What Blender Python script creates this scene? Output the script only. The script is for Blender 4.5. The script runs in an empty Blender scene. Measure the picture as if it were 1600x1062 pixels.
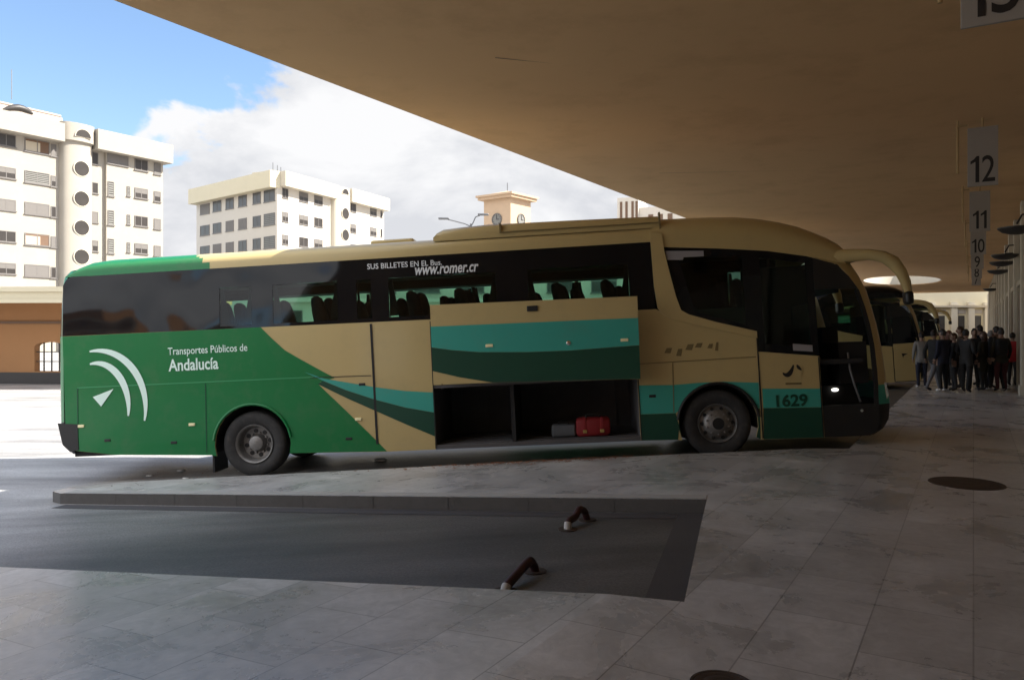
import bpy, bmesh, math, random
from mathutils import Vector, Matrix
from mathutils.geometry import tessellate_polygon
random.seed(7)
R = math.radians
C = bpy.context.scene.collection
scene = bpy.context.scene

# ------------------------------------------------------------------ materials
def new_mat(name):
    m = bpy.data.materials.new(name); m.use_nodes = True
    nt = m.node_tree; nt.nodes.clear()
    out = nt.nodes.new('ShaderNodeOutputMaterial')
    return m, nt, out
def N(nt, t, **kw):
    n = nt.nodes.new(t)
    for k, v in kw.items():
        if k in n.inputs: n.inputs[k].default_value = v
        else: setattr(n, k, v)
    return n
def c4(c): return (c[0], c[1], c[2], 1)
def mat(name, col, rough=.5, metal=0., var=.15, scale=3., bump=0., bscale=60., coat=0., dirt=None, spec=.5):
    m, nt, out = new_mat(name)
    b = N(nt, 'ShaderNodeBsdfPrincipled', Roughness=rough, Metallic=metal)
    b.inputs['Specular IOR Level'].default_value = spec
    b.inputs['Coat Weight'].default_value = coat; b.inputs['Coat Roughness'].default_value = .08
    tc = N(nt, 'ShaderNodeTexCoord')
    no = N(nt, 'ShaderNodeTexNoise', Scale=scale, Detail=6., Roughness=.6)
    nt.links.new(tc.outputs['Object'], no.inputs['Vector'])
    mx = N(nt, 'ShaderNodeMix', data_type='RGBA')
    mx.inputs['A'].default_value = c4([x*(1-var) for x in col]); mx.inputs['B'].default_value = c4([min(1, x*(1+var)) for x in col])
    nt.links.new(no.outputs['Fac'], mx.inputs['Factor'])
    src = mx.outputs['Result']
    if dirt:
        n2 = N(nt, 'ShaderNodeTexNoise', Scale=scale*2.3, Detail=9., Roughness=.7)
        nt.links.new(tc.outputs['Object'], n2.inputs['Vector'])
        rp = N(nt, 'ShaderNodeMapRange'); rp.inputs[1].default_value = .5; rp.inputs[2].default_value = .75; rp.inputs[4].default_value = dirt[3]
        nt.links.new(n2.outputs['Fac'], rp.inputs[0])
        m2 = N(nt, 'ShaderNodeMix', data_type='RGBA'); m2.inputs['B'].default_value = c4(dirt)
        nt.links.new(rp.outputs[0], m2.inputs['Factor']); nt.links.new(src, m2.inputs['A']); src = m2.outputs['Result']
    nt.links.new(src, b.inputs['Base Color'])
    if bump:
        n3 = N(nt, 'ShaderNodeTexNoise', Scale=bscale, Detail=4.)
        nt.links.new(tc.outputs['Object'], n3.inputs['Vector'])
        bp = N(nt, 'ShaderNodeBump', Strength=bump, Distance=.01)
        nt.links.new(n3.outputs['Fac'], bp.inputs['Height']); nt.links.new(bp.outputs[0], b.inputs['Normal'])
    nt.links.new(b.outputs[0], out.inputs[0])
    return m
def emit(name, col, s):
    m, nt, out = new_mat(name)
    e = N(nt, 'ShaderNodeEmission', Strength=s); e.inputs[0].default_value = c4(col)
    nt.links.new(e.outputs[0], out.inputs[0]); return m
def glass(name, tint, refl=.06, rough=.03):
    m, nt, out = new_mat(name)
    t = N(nt, 'ShaderNodeBsdfTransparent'); t.inputs[0].default_value = c4(tint)
    g = N(nt, 'ShaderNodeBsdfGlossy', Roughness=rough)
    lw = N(nt, 'ShaderNodeFresnel', IOR=1.45)
    mx = N(nt, 'ShaderNodeMixShader')
    nt.links.new(lw.outputs[0], mx.inputs[0]); nt.links.new(t.outputs[0], mx.inputs[1]); nt.links.new(g.outputs[0], mx.inputs[2])
    nt.links.new(mx.outputs[0], out.inputs[0]); return m

M = {}
M['cream'] = mat('cream_paint', (.52, .40, .18), .36, bump=.05, bscale=2.2, dirt=(.2, .17, .13, .16), var=.05, coat=.22, scale=1.2, spec=.35)
M['green'] = mat('green_paint', (.004, .165, .043), .35, bump=.05, bscale=2.2, dirt=(.2, .17, .13, .16), var=.07, coat=.22, scale=1.2, spec=.35)
M['teal'] = mat('teal_paint', (.05, .36, .29), .35, bump=.05, bscale=2.2, dirt=(.2, .17, .13, .16), var=.05, coat=.06, spec=.35, scale=1.2)
M['dgreen'] = mat('dark_green_paint', (.008, .06, .035), .35, var=.05, coat=.22, spec=.35)
M['ridge'] = mat('green_crease_highlight', (.05, .32, .13), .35, var=.05)
M['pale'] = mat('pale_mint_lettering', (.74, .92, .82), .45, var=.03)
M['white'] = mat('white_lettering', (.75, .76, .76), .5, var=.03)
M['ghost'] = mat('faint_brown_lettering', (.2, .15, .06), .5, var=.03)
M['black'] = mat('black_plastic', (.012, .012, .013), .45, var=.2)
M['gloss'] = mat('black_glazing', (.006, .007, .009), .07, var=.1, spec=.3)
M['dark'] = mat('dark_interior', (.018, .017, .018), .8, var=.2)
M['bayin'] = mat('luggage_bay_lining', (.10, .095, .098), .8, var=.3)
M['seat'] = mat('seat_fabric', (.02, .022, .035), .9, var=.3, scale=12)
nt_ = M['gloss'].node_tree; b_ = next(n for n in nt_.nodes if n.type == 'BSDF_PRINCIPLED')
n_ = N(nt_, 'ShaderNodeTexNoise', Scale=.9, Detail=1.); t_ = N(nt_, 'ShaderNodeTexCoord'); nt_.links.new(t_.outputs['Object'], n_.inputs['Vector'])
p_ = N(nt_, 'ShaderNodeBump', Strength=.6, Distance=.12); nt_.links.new(n_.outputs['Fac'], p_.inputs['Height']); nt_.links.new(p_.outputs[0], b_.inputs['Normal'])
M['rubber'] = mat('tyre_rubber', (.028, .027, .027), .75, var=.3, scale=6, bump=.3, dirt=(.09, .08, .07, .5))
M['rim'] = mat('wheel_steel', (.24, .23, .22), .45, .5, var=.3, scale=8, dirt=(.05, .045, .04, .7))
M['chrome'] = mat('chrome', (.7, .7, .7), .12, 1., var=.05)
M['marker'] = mat('flash_paled_reflector', (.95, .85, .5), .3, var=.05)  # amber reflectors paled towards white to imitate returned camera flash
M['lampw'] = emit('step_lamp_glow', (1, .97, .88), .7)
M['glass_n'] = glass('tinted_coach_glass', (.36, .57, .49))
M['glass_f'] = glass('far_coach_glass', (.46, .72, .61))
M['glass_w'] = glass('windscreen_glass', (.75, .83, .8))
M['sticker'] = mat('grey_sticker', (.3, .29, .3), .6, var=.1)
M['soffit'] = mat('ochre_plaster', (.67, .425, .21), .85, var=.10, scale=.35, bump=.15, bscale=3, dirt=(.45, .26, .12, .5))
M['cwhite'] = mat('cream_render', (.50, .45, .36), .8, var=.05, scale=.6)
M['pinkgrey'] = mat('pink_grey_render', (.36, .3, .26), .8, var=.08, scale=.5)
M['fascia'] = mat('cream_fascia', (.55, .49, .35), .8, var=.06, scale=.6)
M['cpink'] = mat('warm_white_render', (.52, .475, .41), .8, var=.04, scale=.25, dirt=(.5, .45, .38, .3))
M['cwarm'] = mat('sunny_cream_render', (.31, .28, .235), .8, var=.04, scale=.25, dirt=(.4, .36, .3, .3))
M['orange'] = mat('orange_brown_render', (.34, .17, .07), .85, var=.12, scale=.8)
M['tower'] = mat('peach_render', (.46, .33, .22), .8, var=.06, scale=.6)
M['wpane'] = mat('dark_window_pane', (.035, .03, .027), .3, var=.4, scale=.8)
M['wframe'] = mat('window_aluminium', (.13, .118, .11), .5, var=.1)
M['shut'] = mat('grey_roller_shutter', (.13, .118, .108), .7, var=.1, scale=8)
M['lattice'] = mat('grey_lattice', (.17, .165, .15), .7, var=.3, scale=6)
M['steel'] = mat('galvanised_steel', (.16, .16, .165), .5, .6, var=.1)
M['dmetal'] = mat('dark_painted_metal', (.03, .026, .024), .5, var=.2)
M['sign'] = mat('grey_sign_panel', (.3, .27, .24), .5, var=.06)
M['tan'] = mat('tan_metal_hanger', (.4, .27, .12), .6, var=.1)
M['ink'] = mat('black_numerals', (.012, .01, .01), .5, var=.1)
M['brown'] = mat('brown_wood_and_shade', (.12, .065, .035), .6, var=.2)
M['stonew'] = mat('pale_wall_stone', (.42, .36, .27), .7, var=.1)
M['cast'] = mat('cast_iron', (.045, .028, .02), .6, var=.3, scale=9, bump=.4, bscale=30)
M['maroon'] = mat('maroon_painted_tube', (.04, .01, .01), .5, var=.3, scale=9)
M['wpaint'] = mat('worn_white_paint', (.4, .375, .36), .55, var=.12, scale=9, dirt=(.2, .17, .16, .4))
M['redbag'] = mat('red_bag_fabric', (.25, .012, .015), .7, var=.2, scale=12, bump=.3)
M['greybag'] = mat('grey_bag_fabric', (.12, .13, .14), .8, var=.2, scale=12, bump=.3)
M['buckle'] = mat('brass_buckle', (.5, .36, .12), .3, .6)
M['leafm'] = mat('dry_leaf', (.3, .13, .07), .8, var=.4, scale=4)
M['paper'] = mat('white_litter', (.75, .74, .72), .7, var=.1)

def tile_mat():
    m, nt, out = new_mat('marble_slabs')
    b = N(nt, 'ShaderNodeBsdfPrincipled'); b.inputs['Specular IOR Level'].default_value = .65
    tc = N(nt, 'ShaderNodeTexCoord')
    mp = N(nt, 'ShaderNodeMapping'); mp.inputs['Rotation'].default_value = (0, 0, -R(59.0))
    nt.links.new(tc.outputs['Object'], mp.inputs[0])
    br = N(nt, 'ShaderNodeTexBrick', offset=.5, squash=1.)
    br.inputs['Color1'].default_value = (.61, .59, .575, 1); br.inputs['Color2'].default_value = (.455, .44, .425, 1); br.inputs['Mortar'].default_value = (.30, .29, .28, 1)
    br.inputs['Scale'].default_value = 1.; br.inputs['Mortar Size'].default_value = .005; br.inputs['Mortar Smooth'].default_value = .3
    br.inputs['Brick Width'].default_value = .80; br.inputs['Row Height'].default_value = .52; br.inputs['Bias'].default_value = -.1
    nt.links.new(mp.outputs[0], br.inputs['Vector'])
    n1 = N(nt, 'ShaderNodeTexNoise', Scale=1.1, Detail=8., Roughness=.65, Distortion=.6)
    n2 = N(nt, 'ShaderNodeTexNoise', Scale=7., Detail=8., Roughness=.7, Distortion=1.5)
    for n in (n1, n2): nt.links.new(tc.outputs['Object'], n.inputs['Vector'])
    r1 = N(nt, 'ShaderNodeMapRange'); r1.inputs[1].default_value = .3; r1.inputs[2].default_value = .7; r1.inputs[3].default_value = .62; r1.inputs[4].default_value = 1.18
    nt.links.new(n1.outputs['Fac'], r1.inputs[0])
    r2 = N(nt, 'ShaderNodeMapRange'); r2.inputs[1].default_value = .3; r2.inputs[2].default_value = .7; r2.inputs[3].default_value = .8; r2.inputs[4].default_value = 1.12
    nt.links.new(n2.outputs['Fac'], r2.inputs[0])
    mm = N(nt, 'ShaderNodeMath', operation='MULTIPLY'); nt.links.new(r1.outputs[0], mm.inputs[0]); nt.links.new(r2.outputs[0], mm.inputs[1])
    vm = N(nt, 'ShaderNodeVectorMath', operation='SCALE'); nt.links.new(br.outputs['Color'], vm.inputs[0]); nt.links.new(mm.outputs[0], vm.inputs['Scale'])
    vo = N(nt, 'ShaderNodeTexVoronoi', Scale=1.7); nt.links.new(tc.outputs['Object'], vo.inputs['Vector'])
    gm = N(nt, 'ShaderNodeMapRange'); gm.inputs[1].default_value = .03; gm.inputs[2].default_value = .05; gm.inputs[3].default_value = .45; gm.inputs[4].default_value = 1.; nt.links.new(vo.outputs['Distance'], gm.inputs[0])
    v2 = N(nt, 'ShaderNodeVectorMath', operation='SCALE'); nt.links.new(vm.outputs[0], v2.inputs[0]); nt.links.new(gm.outputs[0], v2.inputs['Scale'])
    nt.links.new(v2.outputs[0], b.inputs['Base Color'])
    rr = N(nt, 'ShaderNodeMapRange'); rr.inputs[1].default_value = .3; rr.inputs[2].default_value = .7; rr.inputs[3].default_value = .20; rr.inputs[4].default_value = .40
    nt.links.new(n1.outputs['Fac'], rr.inputs[0]); nt.links.new(rr.outputs[0], b.inputs['Roughness'])
    bp = N(nt, 'ShaderNodeBump', Strength=.25, Distance=.004); nt.links.new(n2.outputs['Fac'], bp.inputs['Height']); nt.links.new(bp.outputs[0], b.inputs['Normal'])
    nt.links.new(b.outputs[0], out.inputs[0]); return m
def road_mat():
    m, nt, out = new_mat('worn_asphalt')
    b = N(nt, 'ShaderNodeBsdfPrincipled')
    tc = N(nt, 'ShaderNodeTexCoord')
    mp = N(nt, 'ShaderNodeMapping'); mp.inputs['Rotation'].default_value = (0, 0, R(12)); mp.inputs['Scale'].default_value = (.35, 1.6, 1)
    nt.links.new(tc.outputs['Object'], mp.inputs[0])
    n1 = N(nt, 'ShaderNodeTexNoise', Scale=.9, Detail=7., Roughness=.6); nt.links.new(mp.outputs[0], n1.inputs['Vector'])
    n2 = N(nt, 'ShaderNodeTexNoise', Scale=55., Detail=3.); nt.links.new(tc.outputs['Object'], n2.inputs['Vector'])
    n3 = N(nt, 'ShaderNodeTexNoise', Scale=.35, Detail=3.); nt.links.new(tc.outputs['Object'], n3.inputs['Vector'])
    # bays are oil-darkened asphalt, the open yard is pale concrete
    sx = N(nt, 'ShaderNodeSeparateXYZ'); nt.links.new(tc.outputs['Object'], sx.inputs[0])
    a1 = N(nt, 'ShaderNodeMath', operation='MULTIPLY'); a1.inputs[1].default_value = .857; nt.links.new(sx.outputs[0], a1.inputs[0])
    a2 = N(nt, 'ShaderNodeMath', operation='MULTIPLY_ADD'); a2.inputs[1].default_value = -.515; nt.links.new(sx.outputs[1], a2.inputs[0]); nt.links.new(a1.outputs[0], a2.inputs[2])
    a3 = N(nt, 'ShaderNodeMath', operation='MULTIPLY_ADD'); a3.inputs[1].default_value = 3.; nt.links.new(n3.outputs['Fac'], a3.inputs[0]); nt.links.new(a2.outputs[0], a3.inputs[2])
    mr = N(nt, 'ShaderNodeMapRange', interpolation_type='SMOOTHSTEP'); mr.inputs[1].default_value = -9.5; mr.inputs[2].default_value = -4.2
    nt.links.new(a3.outputs[0], mr.inputs[0])
    mx = N(nt, 'ShaderNodeMix', data_type='RGBA'); mx.inputs['A'].default_value = (.37, .36, .35, 1); mx.inputs['B'].default_value = (.105, .098, .094, 1)
    nt.links.new(mr.outputs[0], mx.inputs['Factor'])
    r1 = N(nt, 'ShaderNodeMapRange'); r1.inputs[1].default_value = .3; r1.inputs[2].default_value = .7; r1.inputs[3].default_value = .5; r1.inputs[4].default_value = 1.3; nt.links.new(n1.outputs['Fac'], r1.inputs[0])
    r2 = N(nt, 'ShaderNodeMapRange'); r2.inputs[1].default_value = .3; r2.inputs[2].default_value = .7; r2.inputs[3].default_value = .66; r2.inputs[4].default_value = 1.3; nt.links.new(n2.outputs['Fac'], r2.inputs[0])
    mm = N(nt, 'ShaderNodeMath', operation='MULTIPLY'); nt.links.new(r1.outputs[0], mm.inputs[0]); nt.links.new(r2.outputs[0], mm.inputs[1])
    vm = N(nt, 'ShaderNodeVectorMath', operation='SCALE'); nt.links.new(mx.outputs['Result'], vm.inputs[0]); nt.links.new(mm.outputs[0], vm.inputs['Scale'])
    nt.links.new(vm.outputs[0], b.inputs['Base Color']); b.inputs['Roughness'].default_value = .47
    bp = N(nt, 'ShaderNodeBump', Strength=.3, Distance=.006); nt.links.new(n2.outputs['Fac'], bp.inputs['Height']); nt.links.new(bp.outputs[0], b.inputs['Normal'])
    nt.links.new(b.outputs[0], out.inputs[0]); return m
M['tile'] = tile_mat(); M['road'] = road_mat()
M['kerb'] = mat('kerb_granite', (.085, .078, .075), .7, var=.25, scale=4, bump=.3, dirt=(.06, .055, .05, .6))
M['gutter'] = mat('dark_gutter_asphalt', (.068, .062, .06), .65, var=.25, scale=3, bump=.3)

# ------------------------------------------------------------------ mesh builder
class MB:
    def __init__(s): s.v = []; s.f = []; s.m = []; s.sm = []
    def add(s, vs, fs, m=0, smooth=False):
        o = len(s.v); s.v += [tuple(v) for v in vs]
        for f in fs: s.f.append(tuple(i+o for i in f)); s.m.append(m); s.sm.append(smooth)
    def box(s, x0, x1, y0, y1, z0, z1, m=0, T=None):
        vs = [Vector((x, y, z)) for z in (z0, z1) for y in (y0, y1) for x in (x0, x1)]
        if T: vs = [T @ v for v in vs]
        s.add(vs, [(0, 2, 3, 1), (4, 5, 7, 6), (0, 1, 5, 4), (2, 6, 7, 3), (0, 4, 6, 2), (1, 3, 7, 5)], m)
    def tube(s, pts, rads, seg=10, m=0, flat=1.):
        pts = [Vector(p) for p in pts]; n = len(pts)
        if not hasattr(rads, '__len__'): rads = [rads]*n
        vs = []; up = Vector((0, 0, 1))
        for i, p in enumerate(pts):
            d = (pts[min(i+1, n-1)] - pts[max(i-1, 0)]).normalized()
            a = d.cross(up)
            if a.length < .05: a = d.cross(Vector((0, 1, 0)))
            a.normalize(); b = a.cross(d)
            for k in range(seg):
                t = 2*math.pi*k/seg; vs.append(p + a*math.cos(t)*rads[i]*flat + b*math.sin(t)*rads[i])
        fs = [(i*seg+k, i*seg+(k+1) % seg, (i+1)*seg+(k+1) % seg, (i+1)*seg+k) for i in range(n-1) for k in range(seg)]
        s.add(vs, fs, m, True)
        s.add(vs[:seg], [tuple(range(seg))[::-1]], m); s.add(vs[-seg:], [tuple(range(seg))], m)
    def grid(s, fn, nu, nv, m=0, smooth=True):
        vs = [fn(i, j) for i in range(nu) for j in range(nv)]
        o = len(s.v); s.v += [tuple(v) for v in vs]
        for i in range(nu-1):
            for j in range(nv-1):
                a = (i*nv+j, (i+1)*nv+j, (i+1)*nv+j+1, i*nv+j+1)
                s.f.append(tuple(k+o for k in a)); s.m.append(m(i, j) if callable(m) else m); s.sm.append(smooth)
    def lathe(s, prof, seg=36, m=0, T=None):   # prof (axis y, radius); axis along y
        vs = []
        for y, r in prof:
            for k in range(seg):
                t = 2*math.pi*k/seg; v = Vector((r*math.cos(t), y, r*math.sin(t)))
                vs.append(T @ v if T else v)
        fs = [(i*seg+k, i*seg+(k+1) % seg, (i+1)*seg+(k+1) % seg, (i+1)*seg+k) for i in range(len(prof)-1) for k in range(seg)]
        s.add(vs, fs, m, True)
    def panel(s, pts, fn, m=0, th=0., holes=()):
        """flat polygon in (a,b), placed by fn(a,b,depth)"""
        loops = [pts] + list(holes)
        flat = [p for l in loops for p in l]
        tris = tessellate_polygon([[Vector((p[0], p[1], 0)) for p in l] for l in loops])
        s.add([fn(p[0], p[1], 0) for p in flat], tris, m)
        if th:
            s.add([fn(p[0], p[1], th) for p in flat], [t[::-1] for t in tris], m)
            for l in loops:
                n = len(l); vs = [fn(p[0], p[1], 0) for p in l] + [fn(p[0], p[1], th) for p in l]
                s.add(vs, [(i, (i+1) % n, n+(i+1) % n, n+i) for i in range(n)], m)
    def build(s, name, mats, parent=None, bevel=0, loc=None, fix=True):
        me = bpy.data.meshes.new(name); me.from_pydata(s.v, [], s.f)
        if not isinstance(mats, (list, tuple)): mats = [mats]
        for k in mats: me.materials.append(M[k] if isinstance(k, str) else k)
        me.polygons.foreach_set('material_index', s.m); me.polygons.foreach_set('use_smooth', s.sm)
        if fix:
            bm = bmesh.new(); bm.from_mesh(me); bmesh.ops.remove_doubles(bm, verts=bm.verts, dist=1e-5)
            bmesh.ops.recalc_face_normals(bm, faces=bm.faces); bm.to_mesh(me); bm.free()
        me.set_sharp_from_angle(angle=R(38))
        o = bpy.data.objects.new(name, me); C.objects.link(o)
        if parent: o.parent = parent
        if loc: o.location = loc
        if bevel:
            b = o.modifiers.new('bevel', 'BEVEL'); b.width = bevel; b.segments = 2; b.limit_method = 'ANGLE'; b.angle_limit = R(40)
        return o
def tag(o, label=None, cat=None, group=None, kind=None):
    if label: o['label'] = label
    if cat: o['category'] = cat
    if group: o['group'] = group
    if kind: o['kind'] = kind
    return o
def empty(name, loc=(0, 0, 0), rz=0, label=None, cat=None, group=None):
    o = bpy.data.objects.new(name, None); C.objects.link(o); o.location = loc; o.rotation_euler = (0, 0, rz)
    o.empty_display_size = .2
    return tag(o, label, cat, group)
def dup(o, parent):
    c = o.copy(); C.objects.link(c); c.parent = parent
    for ch in list(o.children): dup(ch, c)
    return c
def text(name, s, w, h, mats, parent, T, bold=0., shear=0., space=1.):
    """lettering fitted to width w and height h; T maps text plane to parent space"""
    cu = bpy.data.curves.new(name, 'FONT'); cu.body = s; cu.offset = bold; cu.shear = shear; cu.space_character = space
    cu.resolution_u = 4
    t = bpy.data.objects.new(name, cu); C.objects.link(t)
    dg = bpy.context.evaluated_depsgraph_get(); dg.update()
    me = bpy.data.meshes.new_from_object(t.evaluated_get(dg)); me.name = name
    bpy.data.objects.remove(t)
    xs = [v.co.x for v in me.vertices]; ys = [v.co.y for v in me.vertices]
    sx = w/(max(xs)-min(xs)); sy = h/(max(ys)-min(ys)); x0, y0 = min(xs), min(ys)
    me.transform(T @ Matrix.Diagonal((sx, sy, 1, 1)) @ Matrix.Translation((-x0, -y0, 0)))
    me.materials.clear(); me.materials.append(M[mats])
    o = bpy.data.objects.new(name, me); C.objects.link(o); o.parent = parent
    return o

# ------------------------------------------------------------------ ground: a level quay that dips toward the yard
NX, NY, G, N0, N1 = .857, -.515, .06, -2.0, -12.0
PX, PY = .515, .857                                   # direction of the platform
def nn(x, y): return NX*x + NY*y
def tilt(n): return 0. if n > N0 else (max(n, N1) - N0)*G
def zp(x, y): return tilt(nn(x, y))
KERB = .14
def from_ns(n, s): return (NX*n + PX*s, NY*n + PY*s)
g = MB()
ns_, ss_ = [-900, -60, N1, N0, 40, 600], [-600, -40, 0, 40, 120, 900]
def gf(i, j):
    x, y = from_ns(ns_[i], ss_[j]); return (x, y, tilt(ns_[i]) - KERB)
g.grid(gf, len(ns_), len(ss_), 0, False)
tag(g.build('ground', 'road'), kind='structure')

def shift(p, k): return (p[0]+3.3*k, p[1]+6.75*k)
comb = []
walk = -1.5
near = [(-9.5, 2.2), (-8.9, 7.55), (-4.29, 6.43), (1.07, 4.77)]
fing = [(1.95, 7.69), (-6.03, 10.25), (-6.25, 10.45), (-6.2, 10.75), (-5.6, 10.98), (-3.2, 10.98), (-.98, 10.98), (1.9, 10.93), (4.75, 10.82)]
comb += [(from_ns(4.6, -30)), (from_ns(-9.0, -30))] + near + fing
comb += [(5.9, 12.75), from_ns(-1.5, 80), from_ns(1.16, 80), from_ns(1.16, 16.9), from_ns(4.6, 16.9)]
bm = bmesh.new()
vs = [bm.verts.new((p[0], p[1], 0)) for p in comb]
for t in tessellate_polygon([[Vector((p[0], p[1], 0)) for p in comb]]):
    try: bm.faces.new([vs[i] for i in t])
    except ValueError: pass
for n in (N0, N1):
    bmesh.ops.bisect_plane(bm, geom=bm.verts[:]+bm.edges[:]+bm.faces[:], plane_co=(NX*n, NY*n, 0), plane_no=(NX, NY, 0))
bmesh.ops.recalc_face_normals(bm, faces=bm.faces)
for f in bm.faces:
    if f.normal.z < 0: f.normal_flip()
bd = [e for e in bm.edges if e.is_boundary]
r = bmesh.ops.extrude_edge_only(bm, edges=bd)
low = [v for v in r['geom'] if isinstance(v, bmesh.types.BMVert)]
for f in [x for x in r['geom'] if isinstance(x, bmesh.types.BMFace)]: f.material_index = 1
lows = set(low)
for v in bm.verts: v.co.z = zp(v.co.x, v.co.y) - (KERB+.03 if v in lows else 0)
me = bpy.data.meshes.new('platform'); bm.to_mesh(me); bm.free()
me.materials.append(M['tile']); me.materials.append(M['kerb'])
po = bpy.data.objects.new('platform', me); C.objects.link(po); tag(po, kind='structure')
# kerb stones: a darker granite strip laid flush on the bay edge, with joints
def strip(name, a, b, w, m, dz=.004, kind='structure', segs=1, gap=0.):
    a, b = Vector(a), Vector(b); d = (b-a); L = d.length; d /= L; q = Vector((-d.y, d.x))*w
    s = MB()
    for k in range(segs):
        p0 = a + d*(L*k/segs + gap); p1 = a + d*(L*(k+1)/segs - gap)
        ps = []
        for t in range(7):
            p = p0 + (p1-p0)*t/6; ps.append(p)
        vs = [(p.x, p.y, zp(p.x, p.y)+dz) for p in ps] + [(p.x+q.x, p.y+q.y, zp(p.x+q.x, p.y+q.y)+dz) for p in ps]
        s.add(vs, [(i, i+1, 8+i, 7+i) for i in range(6)])
    return tag(s.build(name, m), kind=kind)
M['kerbtop'] = mat('kerb_top_granite', (.42, .40, .375), .55, var=.2, scale=4, bump=.2)
strip('kerb', (-6.0, 10.245), (1.95, 7.70), .22, 'kerbtop', segs=8, gap=.004)
kj = MB(); a_, b_ = Vector((-6.03, 10.25)), Vector((1.95, 7.69)); d_ = (b_-a_).normalized(); q_ = Vector((d_.y, -d_.x))*.004
for k in range(1, 9):
    p0 = a_ + d_*(.93*k); p1 = p0 + d_*.008; z_ = zp(p0.x, p0.y)
    kj.add([(p0.x+q_.x, p0.y+q_.y, z_-.002), (p1.x+q_.x, p1.y+q_.y, z_-.002), (p1.x+q_.x, p1.y+q_.y, z_-KERB), (p0.x+q_.x, p0.y+q_.y, z_-KERB)], [(0, 1, 2, 3)])
tag(kj.build('kerb_joints', 'gutter', fix=False), kind='structure')
strip('gutter', (1.93, 7.66), (1.055, 4.79), -.27, 'gutter', dz=-KERB+.005)
strip('gutter', (1.66, 7.72), (-5.9, 10.15), .22, 'gutter', dz=-KERB+.004)

# ------------------------------------------------------------------ the coaches
FH = Vector((.99614, -.06966, .05337)); VH = Vector((.07118, .99709, -.02715)); UH = Vector((-.05133, .03084, .9982))
W = 2.55
def vl(z): return max(0., z-2.25)*.06
def near_f(off=0.): return lambda u, z, t: (u, vl(z)+off+t, z)
def far_f(off=0.): return lambda u, z, t: (u, W-vl(z)-off-t, z)
A_PROF = [(.24, 9.30), (.32, 9.43), (.45, 9.51), (.68, 9.54), (.96, 9.51), (1.15, 9.50), (1.52, 9.47), (1.85, 9.42), (2.09, 9.37), (2.35, 9.31), (2.57, 9.22), (2.75, 9.12), (2.91, 9.0)]
U_PROF = [(.24, 9.22), (.32, 9.33), (.45, 9.36), (.68, 9.37), (.96, 9.38), (1.15, 9.38), (1.52, 9.365), (1.85, 9.32), (2.09, 9.27), (2.35, 9.2), (2.57, 9.07), (2.75, 8.92), (2.91, 8.45)]
def arch(c, r, z0, n=14):
    a0 = math.asin((z0-.5)/r) if abs(z0-.5) < r else 0
    return [(c + r*math.cos(t), .5 + r*math.sin(t)) for t in [math.pi-a0 - (math.pi-2*a0)*k/n for k in range(n+1)]]

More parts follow.
